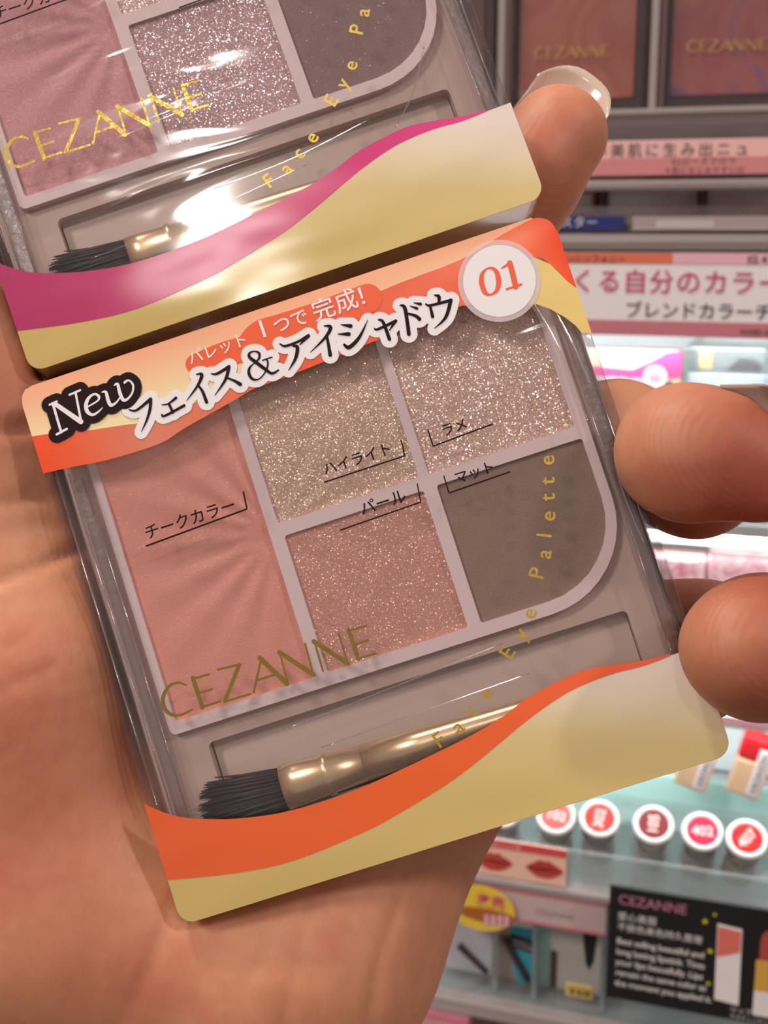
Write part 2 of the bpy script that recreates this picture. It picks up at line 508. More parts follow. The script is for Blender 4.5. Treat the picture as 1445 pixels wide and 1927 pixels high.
ORANGE_HALO=[[(23.39,4.15,2.33),(27.19,4.18,3.02),(31.35,4.41,3.02)],[(30.87,4.1,3.16),(32.69,3.4,3.84),(35.45,3.45,3.84),(39.76,3.59,3.98),(43.39,3.57,4.12),(47.27,3.2,3.57)]]

# ------------------------------------------------------------------ the two held palettes
PW, PH, PD = 73.0, 72.3, 9.0          # package width, height and depth in mm

def L(p):
    """sheet position (mm from the top left corner) to the package's own axes"""
    return (p[0] - PW / 2, PH - p[1]) + tuple(p[2:])

def LL(ps):
    return [L(p) for p in ps]

M_film = clear('clear_wrapping_film', (0.985, 0.98, 0.98), rough=0.09, gain=1.05, bump=0.4, bscale=(30, 130, 60))
M_case = clear('clear_case_plastic', (0.965, 0.95, 0.95), rough=0.05, gain=1.0)
M_frost = clear('frosted_case_strip', (0.86, 0.82, 0.83), rough=0.28, gain=2.0, base=0.05, bump=0.12, bscale=(900, 900, 900))
M_crease = clear('film_crease_gloss', (0.96, 0.95, 0.95), rough=0.12, gain=3.2, base=0.22)
M_back = plain('mauve_backing_card', rgb(172, 148, 144), 0.7, var=0.04)
M_slot = plain('brush_well_plastic', rgb(218, 194, 178), 0.35, var=0.03)
M_deck = plain('case_deck_plastic', rgb(206, 178, 164), 0.3, var=0.04)
M_tray = plain('pinkish_white_tray', rgb(240, 216, 214), 0.38, var=0.02, spec=0.4)
M_gold = plain('gold_foil', rgb(196, 164, 84), 0.24, metal=1.0, var=0.14, vscale=300, bump=0.12, bscale=900)
M_gold_soft = plain('soft_gold_foil', rgb(222, 186, 92), 0.42, metal=1.0, var=0.14, vscale=300, bump=0.15, bscale=900)
M_ferrule = plain('pale_gold_metal', rgb(236, 206, 164), 0.30, metal=0.75, var=0.05)
M_bristle = plain('dark_brown_bristle', rgb(46, 32, 30), 0.55, var=0.35, vscale=900)
M_ink = plain('dark_brown_ink', rgb(34, 14, 13), 0.6, var=0.02, spec=0.15)
M_white = plain('white_ink', rgb(238, 228, 228), 0.3, var=0.015)
M_white_thin = clear('thin_white_ink', (1, 1, 1), rough=0.2, gain=1.0, haze=0.55, hazecol=rgb(240, 226, 226))
M_orange_ink = plain('orange_ink', rgb(238, 96, 52), 0.3, var=0.02)

ORG, DORG = rgb(236, 96, 44), rgb(232, 78, 34)
M_banner = printed('banner_peach_to_cream', 90, (-72.5, -62.0), [(0, rgb(246, 170, 132)), (0.35, rgb(244, 194, 150)), (0.7, rgb(246, 222, 168)), (1, rgb(246, 226, 178))])
M_wave = printed('banner_orange_wave', 0, (-36.5, 36.5), [(0, rgb(240, 82, 40)), (0.07, rgb(238, 96, 58)), (0.2, rgb(236, 140, 112)), (0.36, rgb(238, 118, 84)), (0.45, rgb(236, 100, 62)), (0.75, rgb(236, 98, 62)), (0.93, rgb(242, 116, 72)), (1, rgb(242, 76, 32))],
                 alpha=[(0, 1), (0.07, 0.97), (0.18, 0.80), (0.33, 0.86), (0.45, 1), (1, 1)])
M_yellow = printed('banner_yellow_wave', 0, (20, 36.5), [(0, rgb(228, 196, 120)), (1, rgb(234, 202, 124))])

BANNER_LOW = [(0, 6.4), (2.8, 6.9), (7.9, 8.1), (12.6, 8.9), (16.6, 9.8), (24.4, 8.9), (36, 8.2), (48, 7.2), (58, 6.0), (64, 4.4), (69.5, 2.4), (71.2, 1.4)]
WAVE_TOP = [(0, 6.4), (2.8, 6.9), (7.9, 8.1), (12.6, 8.9), (16.6, 9.6), (24.4, 8.5), (36.1, 5.4), (48.5, 2.9), (59.9, 2.3), (65.8, 1.0), (70.0, 0.25), (71.6, 0.5), (72.6, 1.4), (73.0, 3.0)]
WAVE_LOW = [(73, 10.6), (72.1, 9.2), (70.8, 6.5), (69.1, 5.0), (65.5, 6.3), (59.3, 8.1), (57.6, 8.0), (45.9, 8.8), (35.0, 9.5), (29.7, 9.7), (27.3, 10.2), (19.6, 11.7), (15.8, 12.6), (9.0, 12.5), (4.0, 11.9), (0, 11.5)]
YEL = [(66.0, 6.0), (69.1, 5.0), (70.8, 6.5), (72.1, 9.2), (73, 10.6), (73, 16.7), (71.8, 16.2), (71.4, 15.1), (70.5, 13.7), (69.0, 12.0), (67.6, 10.9), (65.0, 10.0)]
B_TOP = [(0, 56.2), (2.4, 58.2), (4.9, 59.6), (8.3, 60.8), (11.7, 61.7), (16.6, 62.5), (22, 62.7), (28.2, 62.4), (36.2, 61.4), (43.2, 60.3), (47.6, 59.2), (51.4, 57.9), (57.9, 56.9), (61.7, 57.2), (65.9, 57.9), (69.5, 58.2)]
B_BOT = [(69.6, 58.4), (66.0, 58.6), (62.4, 58.4), (59.1, 58.5), (55.5, 59.0), (51.4, 60.2), (47.9, 61.5), (44.0, 63.1), (38.2, 65.2), (30.9, 67.0), (26.0, 67.9), (16.3, 68.7), (8.6, 68.0), (0, 66.3)]

def pan_surface(x0, y0, x1, y1, z, rad, nx=44, ny=60, emboss=0.22):
    """pressed powder with a sunburst relief spreading from the middle of the tray"""
    vs, fs = [], []
    cr = {(0, 0): rad[0], (1, 0): rad[1], (1, 1): rad[2], (0, 1): rad[3]}
    for j in range(ny + 1):
        for i in range(nx + 1):
            x = x0 + (x1 - x0) * i / nx
            y = y0 + (y1 - y0) * j / ny
            for (ax, ay), r in cr.items():
                ox = x1 - r if ax else x0 + r
                oy = y1 - r if ay else y0 + r
                dx, dy = x - ox, y - oy
                if (dx > 0) == bool(ax) and (dy > 0) == bool(ay) and abs(dx) > 1e-9 and abs(dy) > 1e-9:
                    d = math.hypot(dx, dy)
                    if d > r:
                        x, y = ox + dx * r / d, oy + dy * r / d
            a = math.atan2(y - 28.0, x - 26.2)
            d = math.hypot(y - 28.0, x - 26.2)
            h = 0
            if emboss:
                s = (a / math.pi * 17.0) % 2.0
                h = emboss * (abs(s - 1.0) - 0.5) * min(1.0, d / 6.0) * max(0.0, min(1.0, (24 - d) / 14.0))
            h += 0.05 * math.sin(x * 0.9 + 1.3 * math.sin(y * 0.31)) * math.sin(y * 0.7)
            vs.append(L((x, y)) + (z + h,))
    for j in range(ny):
        for i in range(nx):
            a = j * (nx + 1) + i
            fs.append((a, a + nx + 1, a + nx + 2, a + 1))
    return MB().add(vs, fs)

def foil_word(mb, letters, size, z, sh):
    pts = letters
    for i, (ch, x, y) in enumerate(pts):
        a = pts[max(i - 1, 0)]; b = pts[min(i + 1, len(pts) - 1)]
        ang = math.atan2(-(b[2] - a[2]), b[1] - a[1])
        vs, fs = text2d(ch, size, 0.035, align='CENTER')
        c, s = math.cos(ang), math.sin(ang)
        ox, oy = L((x + sh[0], y + sh[1]))
        mb.add([(ox + c * u - s * (v - size * 0.27), oy + s * u + c * (v - size * 0.27), z) for u, v in vs], fs)

def line_of_type(mb, body, x, y, size, z, bold=0.0, rot=0.0, space=1.0):
    vs, fs = text2d(body, size, bold, space)
    ox, oy = L((x, y))
    c, s = math.cos(math.radians(rot)), math.sin(math.radians(rot))
    mb.add([(ox + c * u - s * v, oy + s * u + c * v, z) for u, v in vs], fs)

FEP = list(zip('FaceEyePalette', (38.6, 41.4, 43.7, 46.1, 50.3, 52.6, 54.5, 57.0, 58.6, 59.4, 60.6, 61.3, 61.9, 62.7),
               (59.9, 59.0, 57.5, 56.0, 52.0, 50.2, 48.1, 43.6, 41.5, 39.3, 37.1, 34.8, 32.8, 30.3)))

def make_palette(matrix, wave, cream, powders, sh, banner):
    root = empty('makeup_palette', matrix)
    sheet = rrect(0.0, 0.0, PW, PH, (2.0, 2.4, 2.2, 2.0), 6)
    body = rrect(0.15, 0.15, PW - 0.15, PH - 0.15, (2.0, 2.4, 2.2, 2.0), 6)
    MB().prism(LL(body), -PD, -PD + 0.5).build('backing_card', M_back, root)
    # wrapping film: front sheet and side walls with a soft shoulder
    fb = MB()
    poly = ccw(LL(sheet))
    lev = [(-PD + 0.5, 0.0), (-0.7, 0.0), (-0.2, 0.2), (0.0, 0.7)]
    n = len(poly)
    vs = []
    for z, d in lev:
        vs += [(p[0], p[1], z) for p in (inset(poly, d) if d else poly)]
    fs = [(k * n + i, k * n + (i + 1) % n, (k + 1) * n + (i + 1) % n, (k + 1) * n + i) for k in range(3) for i in range(n)]
    fs += [orient(poly, t, 3 * n) for t in tessellate_polygon([[Vector((p[0], p[1], 0)) for p in poly]])]
    fb.add(vs, fs).build('wrapping_film', M_film, root)
    # clear case: floor, wall, lid
    outer = rrect(0.9, 1.6, 72.1, 66.5, 2.0, 5)
    mid = rrect(2.6, 3.2, 70.6, 64.8, 1.6, 5)
    inner = rrect(4.4, 5.0, 69.6, 63.4, 1.2, 5)
    cs = MB()
    cs.frame(LL(outer), LL(mid), -8.3, -2.0)
    cs.frame(LL(mid), LL(inner), -8.3, -3.2)
    cs.build('case_wall', M_case, root)
    MB().prism(LL(rrect(2.2, 2.6, 71.0, 65.4, 1.8, 5)), -1.6, -0.9, 0.3).build('case_lid', M_case, root)
    fr = MB()
    fr.prism(LL(rrect(2.75, 19.2, 4.3, 60.5, 0.3, 3)), -3.1, -2.6)
    fr.build('frosted_edge', M_frost, root)
    MB().prism(LL(rrect(2.75, 13.2, 4.0, 18.6, 0.3, 3)), -3.1, -2.2).build('hinge_block', M_frost, root)
    MB().prism(LL(rrect(70.0, 12.0, 71.6, 62.0, 0.3, 3)), -3.1, -2.4).build('frosted_edge', M_frost, root)
    # tray with five wells
    touter = rrect(5.0, 6.0, 69.3, 49.2, (2.0, 6.0, 12.0, 0.9), 10)
    wells = [((6.1, 7.3, 25.4, 47.6), (1, .4, .4, .5), 0), ((26.9, 7.3, 46.4, 27.0), (.4, .4, .4, .4), 1),
             ((47.7, 7.3, 67.6, 27.0), (.4, 5, .4, .4), 2), ((27.2, 28.8, 46.4, 47.5), (.4, .4, .4, .4), 3),
             ((48.2, 28.7, 68.0, 47.5), (.4, .4, 10.6, .4), 4)]
    loops = [ccw(LL(touter))] + [ccw(LL(rrect(*b, r, 8))) for b, r, k in wells]
    allp = [p for lp in loops for p in lp]
    tb = MB()
    tb.add([(p[0], p[1], -3.4) for p in allp], [orient(allp, t, 0) for t in tessellate_polygon([[Vector((p[0], p[1], 0)) for p in lp] for lp in loops])])
    for q, lp in enumerate(loops):
        m = len(lp); z1 = -5.0 if q == 0 else -5.2
        vs = [(p[0], p[1], -3.4) for p in lp] + [(p[0], p[1], z1) for p in lp]
        fs = [(m + i, m + (i + 1) % m, (i + 1) % m, i) if q == 0 else (i, (i + 1) % m, m + (i + 1) % m, m + i) for i in range(m)]
        tb.add(vs, fs)
    tb.build('tray', M_tray, root)
    for (b, r, k) in wells:
        e = 0.05
        o = pan_surface(b[0] - e, b[1] - e, b[2] + e, b[3] + e, -4.0, [q + e for q in r], emboss=0.5 if k == 0 else 0.30 if k == 1 else 0.0).build('powder_pan', powders[k][0], root, smooth=True)
        o['label'] = powders[k][1]
    # brush in its well below the tray
    deck = [ccw(LL(rrect(1.4, 2.2, 71.6, 65.8, 1.6, 5))), ccw(LL(rrect(9.0, 51.6, 66.6, 63.0, 0.8, 5)))]
    dp = [p for lp in deck for p in lp]
    db = MB().add([(p[0], p[1], -4.7) for p in dp], [orient(dp, t, 0) for t in tessellate_polygon([[Vector((p[0], p[1], 0)) for p in lp] for lp in deck])])
    m = len(deck[1])
    db.add([(p[0], p[1], -4.7) for p in deck[1]] + [(p[0], p[1], -6.9) for p in deck[1]], [(i, (i + 1) % m, m + (i + 1) % m, m + i) for i in range(m)])
    db.build('case_deck', M_deck, root)
    MB().prism(LL(rrect(9.2, 51.3, 66.5, 64.0, 0.8, 4)), -7.4, -6.8).build('brush_well', M_slot, root)
    bx = L((0, 60.2))
    br = empty('brush', Matrix.Identity(4)); br.parent = root
    hb = MB()
    rs = random.Random(3)
    for k in range(190):
        a = rs.uniform(0, 2 * math.pi); q = math.sqrt(rs.random())
        y0, z0 = 2.6 * q * math.cos(a), 1.5 * q * math.sin(a)
        y1, z1 = y0 * 1.42 + rs.uniform(-.25, .25) - 0.5, z0 * 0.5
        x1 = 5.6 + 1.6 * abs(y0) / 2.6 + rs.uniform(-0.5, 1.8)
        hb.tube([(17.4 - 36.5, bx[1] - y0, -4.5 + z0), (12 - 36.5, bx[1] - (y0 * .55 + y1 * .45), -4.5 + (z0 + z1) / 2), (x1 - 36.5, bx[1] - y1, -4.5 + z1)], [0.24, 0.24, 0.06], 5)
    hb.build('bristles', M_bristle, br, smooth=True)['kind'] = 'stuff'
    MB().tube([(x - 36.5, bx[1], -4.5) for x in (17.0, 19, 22.6, 22.8, 23.4, 23.6, 28)], [(3.0, 2.0), (2.9, 2.1), (2.7, 2.2), (2.9, 2.3), (2.9, 2.3), (2.6, 2.2), (2.4, 2.3)], 24).build('ferrule', M_ferrule, br, smooth=True)
    MB().tube([(x - 36.5, bx[1], -4.5) for x in (28, 36, 46, 58, 63, 64.5)], [(2.4, 2.3), (2.2, 2.2), (1.9, 1.9), (1.6, 1.6), (1.3, 1.3), (0.5, 0.5)], 24).build('brush_handle', M_ferrule, br, smooth=True)
    # printed foot of the sleeve
    z = 0.06
    MB().flat(LL(smooth_path(B_TOP, 4) + smooth_path(B_BOT, 4)), z + 0.04).build('wave_print', wave, root)
    fpoly = smooth_path(B_BOT, 4)[::-1] + [(73.0, 58.3)] + [p for p in rrect(0, 40, 73, PH, (0, 0, 2.2, 2.0), 6) if p[1] > 66.5 and not (p[0] < 0.01 and p[1] < 66)]
    cp = MB().flat(LL(fpoly), z)
    edge = [p for p in rrect(-0.02, 40, 73.02, PH + 0.02, (0, 0, 2.2, 2.0), 8) if p[1] > 60]
    edge = [(73.02, 58.4)] + edge + [(-0.02, 66.4)]
    m = len(edge)
    cp.add([L(p) + (z,) for p in edge] + [L(p) + (-PD,) for p in edge], [(i, i + 1, m + i + 1, m + i) for i in range(m - 1)])
    cp.build('cream_print', cream, root)
    sv = [(-0.02, 56.3), (-0.02, 66.3)]
    # product lettering
    g = MB().union([[L((x + sh[0], y + sh[1], w)) for x, y, w in s] for s in BRAND], z + 0.05, 0.0, 0.06)
    g.build('brand_lettering', M_gold, root)
    g = MB(); foil_word(g, FEP, 2.75, z + 0.05, sh); g.build('curved_lettering', M_gold_soft, root)
    g = MB()
    for s in LABELS_LINES:
        g.ribbon([L(s[0]), L(s[1])], z, 0.05); g.ribbon([L(s[1]), L(s[2])], z, 0.03)
    for body, x, y, size in (('チークカラー', 10.4, 23.9, 2.08), ('ハイライト', 35.0, 23.2, 1.86), ('ラメ', 50.9, 23.2, 1.78), ('パール', 38.0, 29.6, 2.04), ('マット', 50.7, 29.5, 1.78)):
        line_of_type(g, body, x, y, size, z, 0.022)
    g.build('shade_lettering', M_ink, root)
    # film creases that catch the light
    for pts, r in banner['creases']:
        MB().tube([L(p[:2]) + (p[2] if len(p) > 2 else 0.12,) for p in smooth_path(pts)], r, 8).build('film_crease', M_crease, root, smooth=True)
    for x, y0, y1 in ((2.6, 12.2, 60.0), (4.45, 12.0, 61.0), (0.95, 12.0, 57.0), (70.0, 14.0, 58.0), (71.9, 15.5, 58.0)):
        MB().tube([L((x, y0)) + (-1.9,), L((x, (y0 + y1) / 2)) + (-1.9,), L((x, y1)) + (-1.9,)], 0.13, 8).build('case_edge', M_crease, root, smooth=True)
    # header print
    bpoly = [(0.0, 2.0), (0.3, 0.9), (0.9, 0.25), (2.0, 0.0)] + [(73.0 - 2.6, 0.0)] + BANNER_LOW[::-1]
    MB().flat(LL(bpoly), z).build('banner_print', banner['base'], root)
    MB().flat(LL(smooth_path(WAVE_TOP, 4) + smooth_path(WAVE_LOW, 4)), z + 0.04).build('banner_wave', banner['wave'], root)
    MB().flat(LL(YEL), z + 0.06).build('banner_yellow', banner['yellow'], root)
    if banner['text']:
        g = MB().union([[L(p) for p in s] for s in ORANGE_HALO], z + 0.08, 0.2)
        g.build('subtitle_ground', M_orange_ink, root)
        g = MB().union([[L(p) for p in s] for s in TITLE], z + 0.11, 1.75)
        g.build('title_ground', M_white, root)
        c = (64.0, 6.5)
        ring = lambda r: [L((c[0] + r * math.cos(a), c[1] + r * math.sin(a))) for a in [2 * math.pi * k / 48 for k in range(48)]]
        MB().flat(ring(5.3), z + 0.13).build('number_disc_rim', M_white_thin, root)
        MB().flat(ring(4.65), z + 0.16).build('number_disc', M_white, root)
        g = MB().union([[L(p) for p in s] for s in NEW], z + 0.14, 1.9)
        g.build('new_ground', M_ink, root)
        g = MB().union([[L(p) for p in s] for s in NEW], z + 0.18, 0.0, 0.05)
        g.build('new_lettering', M_white, root)
        g = MB().union([[L(p) for p in s] for s in TITLE], z + 0.18, 0.0, 0.05)
        g.build('title_lettering', M_ink, root)
        g = MB().union([[L(p) for p in s] for s in NUMBER], z + 0.20, 0.0, 0.05)
        g.build('number_lettering', M_orange_ink, root)
        g = MB()
        for body, x, y, size, bold, sp in (('パレット', 22.7, 4.05, 2.05, 0.012, 1.0), ('1', 32.3, 3.75, 3.3, 0.03, 1), ('つで', 34.5, 3.75, 2.4, 0.02, 0.98), ('完成', 39.9, 3.8, 3.05, 0.02, 1.05), ('！', 45.9, 3.75, 2.9, 0.03, 1)):
            line_of_type(g, body, x, y, size, z + 0.15, bold, rot=1.0, space=sp)
        g.build('subtitle_lettering', M_white, root)
    return root

def mat4(rows, loc):
    m = Matrix([r + [0] for r in rows] + [[0, 0, 0, 1]])
    m.translation = Vector(loc)
    return m

LOWER = mat4([[0.94949, -0.30636, -0.06791], [0.01703, 0.26639, -0.96371], [0.31334, 0.91388, 0.25815]], (0.00884, 0.14803, 1.37475))
UPPER = mat4([[0.94284, -0.33319, 0.00677], [0.11087, 0.29442, -0.94922], [0.31427, 0.89571, 0.31453]], (-0.01251, 0.17364, 1.44283))

CREAM = [(0, rgb(198, 168, 102)), (0.45, rgb(206, 178, 112)), (0.70, rgb(216, 190, 132)), (0.88, rgb(226, 206, 178)), (1, rgb(230, 212, 198))]
M_cream1 = printed('cream_foot_print', -69.5, (-8, 23), CREAM, rough=0.3)
M_cream2 = printed('cream_foot_print_bright', -69.5, (-8, 23), CREAM, rough=0.16, bump=0.35)
M_owave = printed('orange_foot_wave', 0, (-36.5, 36.5), [(0, rgb(220, 92, 46)), (0.5, rgb(232, 98, 42)), (0.8, rgb(238, 100, 56)), (1, rgb(240, 106, 70))], rough=0.3)
M_pwave = printed('pink_foot_wave', 0, (-36.5, 36.5), [(0, rgb(172, 42, 92)), (0.5, rgb(194, 46, 100)), (1, rgb(226, 76, 140))], rough=0.2, bump=0.3)

P_lower = [(glitter('salmon_blush_powder', rgb(240, 160, 142), 0.12, 0.10, 0.4, 0.4, rgb(255, 214, 190), 0.04, 0.6), 'matte salmon pink blush pan with sunburst relief'),
           (glitter('champagne_highlight_powder', rgb(222, 182, 158), 0.46, 0.12, 0.5, 0.32, rgb(255, 226, 200), 0.10, 0.8), 'champagne highlighter pan'),
           (glitter('rose_glitter_powder', rgb(236, 192, 172), 0.52, 0.15, 0.5, 0.27, rgb(255, 228, 210), 0.12, 0.8), 'pale rose glitter pan'),
           (glitter('rose_pearl_powder', rgb(222, 154, 138), 0.40, 0.12, 0.5, 0.34, rgb(255, 210, 194), 0.10, 0.7), 'rose pearl pan'),
           (glitter('taupe_matte_powder', rgb(150, 122, 104), 0.10, 0.12, 0.5, 0.3, rgb(255, 220, 190), 0.08, 0.35), 'taupe brown matte pan')]
P_upper = [(glitter('dusty_pink_blush_powder', rgb(214, 150, 152), 0.10, 0.10, 0.4, 0.4, rgb(255, 214, 210), 0.04, 0.6), 'dusty pink blush pan with sunburst relief'),
           (glitter('pale_pink_highlight_powder', rgb(224, 182, 178), 0.55, 0.15, 0.5, 0.30, rgb(255, 230, 226), 0.10, 0.8), 'pale pink highlighter pan'),
           (glitter('pink_glitter_powder', rgb(216, 172, 172), 0.68, 0.19, 0.5, 0.24, rgb(255, 232, 230), 0.12, 0.8), 'pink glitter pan'),
           (glitter('mauve_pearl_powder', rgb(200, 158, 160), 0.48, 0.16, 0.5, 0.26, rgb(255, 228, 228), 0.12, 0.7), 'mauve pink pearl pan'),
           (glitter('mauve_brown_matte_powder', rgb(142, 112, 110), 0.10, 0.12, 0.5, 0.3, rgb(255, 220, 210), 0.08, 0.35), 'mauve brown matte pan')]

lower_banner = dict(base=M_banner, wave=M_wave, yellow=M_yellow, text=True, creases=[
    ([(67.3, 10.8), (68.2, 15), (68.9, 21), (69.0, 27)], 0.12), ([(69.6, 12.8), (70.3, 17), (70.8, 23)], 0.14),
    ([(20, 52.6), (36, 51.6), (50, 50.6)], 0.08), ([(24, 56.2), (40, 55.6), (52, 55.2)], 0.07), ([(70.6, 33), (70.4, 37.5), (70.8, 44)], 0.14)])
upper_banner = dict(base=M_banner, wave=M_pwave, yellow=M_yellow, text=False, creases=[
    ([(31, 56.4), (42, 56.0), (54, 54.2)], 0.07), ([(12, 60.2), (26, 59.4), (44, 57.4)], 0.06), ([(64.5, 47), (61, 52.5), (57, 56.5)], 0.10),
    ([(68.2, 30), (69.0, 44), (69.4, 57)], 0.09), ([(1.4, 30), (1.7, 44), (2.2, 56)], 0.10)])

lower_palette = make_palette(LOWER, M_owave, M_cream1, P_lower, (0, 0), lower_banner)
tag(lower_palette, 'clear-wrapped makeup palette with orange waves, New header and a white 01 disc', 'makeup palette', 'held makeup palettes')
upper_palette = make_palette(UPPER, M_pwave, M_cream2, P_upper, (-0.2, -1.9), upper_banner)
tag(upper_palette, 'clear-wrapped makeup palette with a magenta wave over a cream foot, held above the orange one', 'makeup palette', 'held makeup palettes')

# ------------------------------------------------------------------ the hand
# built in millimetres in axes level with the viewer's eye: x right, y down, z away
CP, SP = math.cos(math.radians(PITCH)), math.sin(math.radians(PITCH))
EYE = Vector((0, 0, 1450.0))
HAND_AXES = np.array([[1, 0, 0], [0, -SP, CP], [0, -CP, -SP]])     # columns: right, down, away

# name: list of (x, y, z, radius) along a bone chain
BONES = [
    # index: runs up behind the upper palette, tip out past its right edge
    [(-28, 2, 190, 11.5), (-11, -20, 195, 9.6), (2.0, -29.0, 195, 8.4), (18.4, -47.0, 190.5, 7.9), (25.8, -55.8, 189, 7.3)],
    # middle: round the right edge of the lower palette, tip towards the viewer
    [(-10, 6, 191, 11.5), (19, -5, 194, 10.2), (34.5, -9.2, 189, 9.3), (42.5, -5.4, 174, 7.9), (37.4, -7.8, 160.5, 6.9), (42.0, -7.0, 158.8, 6.5), (47.5, -4.6, 158.2, 4.4), (54, -3.0, 158, 3.0)],
    # ring
    [(8, 16, 191, 11), (32, 19, 195, 9.5), (47, 20, 188, 8.9), (50.0, 18.4, 170, 8.2), (46.6, 16.4, 156, 7.7), (42.2, 16.0, 151, 7.1)],
    # little finger, tucked behind the lower palette
    [(19, 27, 189, 10), (33, 29, 195, 8), (38.5, 29.5, 186, 7.4), (37, 28.5, 178, 6.8)],
    # thumb, up along the left side
    [(-44, 66, 187, 15), (-63, 30, 181, 14), (-70, -4, 176, 11), (-66, -36, 172, 9.5)],
    # wrist and forearm
    [(-26, 62, 190, 22), (-34, 100, 196, 20), (-42, 150, 202, 22)],
    [(-10, 62, 189, 14), (-22.5, 100, 195, 15), (-31, 150, 200, 17)],
    # ball of the thumb
    [(-48, 58, 183, 17), (-56, 28, 182, 15.5)],
    # heel under the little finger
    [(-1, 34, 188, 14), (-9.5, 62, 181, 15), (-16.5, 80, 185, 15)],
    # flesh swelling along the left side of the lower palette
    [(-60, -6, 180, 12.5), (-50, 22, 177.5, 13), (-40, 56, 177, 13.5), (-22, 66, 179, 14)],
    # palm rays
    [(-26, 62, 190, 15), (-28, 2, 191, 12)],
    [(-20, 62, 191, 15), (-10, 8, 192, 12)],
    [(-12, 62, 191, 15), (8, 16, 192, 12)],
    [(-9, 60, 191, 14), (18, 27, 190, 10)],
    # web between thumb and index
    [(-56, 18, 186, 10), (-30, -2, 190, 10)],
    [(-63, -4, 181, 8), (-32, -8, 191, 8)],
    [(-66, -34, 181, 12), (-38, -14, 189, 12)],
    [(-64, -16, 181, 12), (-36, -2, 189, 12)],
]
GROUP = [0, 1, 2, 3, 4, 9, 9, 9, 9, 9, 9, 9, 9, 9, 9, 9, 9, 9]

CREASES = [   # lines across the palm: (points in x, y as seen, depth, width)
    ([(-62, -8), (-54, -10.5), (-48, -11)], 0.6, 1.1),
    ([(-62, 14), (-50, 9), (-44, 6.5), (-36, 2)], 0.45, 1.0),
    ([(-60, 1), (-50, -1), (-44, -2.5)], 0.2, 0.8),
    ([(-62, 27), (-52, 24), (-43, 20)], 0.2, 0.8),
    ([(-36, 70), (-30, 58), (-27, 50), (-24, 44)], 0.3, 1.2),
    ([(-14, 74), (-12, 62), (-10, 52)], 0.3, 1.0),
    ([(-2, 68), (-1, 60), (2, 52), (4, 46)], 0.35, 0.9),
]
for k in range(16):
    a = random.uniform(-26, 10)
    b = random.uniform(46, 62)
    CREASES.append(([(a, b), (a + random.uniform(-1, 1), b + 5), (a - 2 + random.uniform(-2, 2), b + 12)], random.uniform(0.03, 0.08), 0.6))
for k in range(16):
    a = random.uniform(-60, -44)
    b = random.uniform(-6, 40)
    CREASES.append(([(a, b), (a + 6, b - random.uniform(0, 3)), (a + 12, b - random.uniform(0, 6))], random.uniform(0.03, 0.08), 0.6))

def seg_dist(P, a, b):
    a = np.array(a[:3], np.float32); d = np.array(b[:3], np.float32) - a
    t = ((P - a) @ d) / float(d @ d)
    t = np.clip(t, 0, 1)
    return np.linalg.norm(P - a - t[..., None] * d, axis=-1), t

def smin(a, b, k):
    h = np.clip(0.5 + 0.5 * (b - a) / k, 0, 1)
    return b + (a - b) * h - k * h * (1 - h)

# the palettes' boxes in hand axes, so that the flesh gives way to them
def to_hand(v):
    return HAND_AXES.T @ (np.array(v) * 1000.0 - np.array(EYE))

def box_frame(m):
    R = np.array(m.to_3x3())
    A = HAND_AXES.T @ R                      # columns: box axes in hand axes
    c = to_hand(m.translation) + A @ np.array([0, PH / 2, -PD / 2])
    return A.astype(np.float32), c.astype(np.float32)

BOXES = [box_frame(LOWER), box_frame(UPPER)]

def hand_field(P):
    groups = {}
    for bone, g in zip(BONES, GROUP):
        for a, b in zip(bone[:-1], bone[1:]):
            d, t = seg_dist(P, a, b)
            d = d - (a[3] + (b[3] - a[3]) * t)
            if g in groups:
                groups[g] = smin(groups[g], d, 5.0 if g < 9 else 9.0)
            else:
                groups[g] = d
    D = groups.pop(9)
    for g, d in groups.items():
        D = smin(D, d, 6.0) if g in (4,) else smin(D, d, 3.2)
    # finger pads: fuller flesh on the inner side of the tips
    for c, r in (((21.6, -50.2, 187.4), 6.9), ((37.4, -7.0, 159.4), 6.9), ((45.2, 17.0, 155.5), 6.9)):
        D = smin(D, np.linalg.norm(P - np.array(c, np.float32), axis=-1) - r, 4.0)
    # creases
    near = np.abs(D) < 4
    if near.any():
        Q = P[near]
        add = np.zeros(len(Q), np.float32)
        for pts, dep, wid in CREASES:
            pts = smooth_path(pts, 4)
            best = np.full(len(Q), 1e9, np.float32)
            for a, b in zip(pts[:-1], pts[1:]):
                d = np.array([b[0] - a[0], b[1] - a[1]], np.float32)
                t = np.clip(((Q[:, :2] - np.array(a, np.float32)) @ d) / float(d @ d + 1e-9), 0, 1)
                e = np.linalg.norm(Q[:, :2] - np.array(a, np.float32) - t[:, None] * d, axis=1)
                best = np.minimum(best, e)
            add += dep * np.exp(-(best / wid) ** 2) * (Q[:, 2] < 186)
        D[near] += add
    for A, c in BOXES:
        q = np.abs((P - c) @ A) - np.array([PW / 2, PH / 2, PD / 2], np.float32)
        o = np.linalg.norm(np.maximum(q, 0), axis=-1) + np.minimum(q.max(axis=-1), 0)
        o = 0.35 - o
        D = -smin(-D, -o, 1.2)
    return D

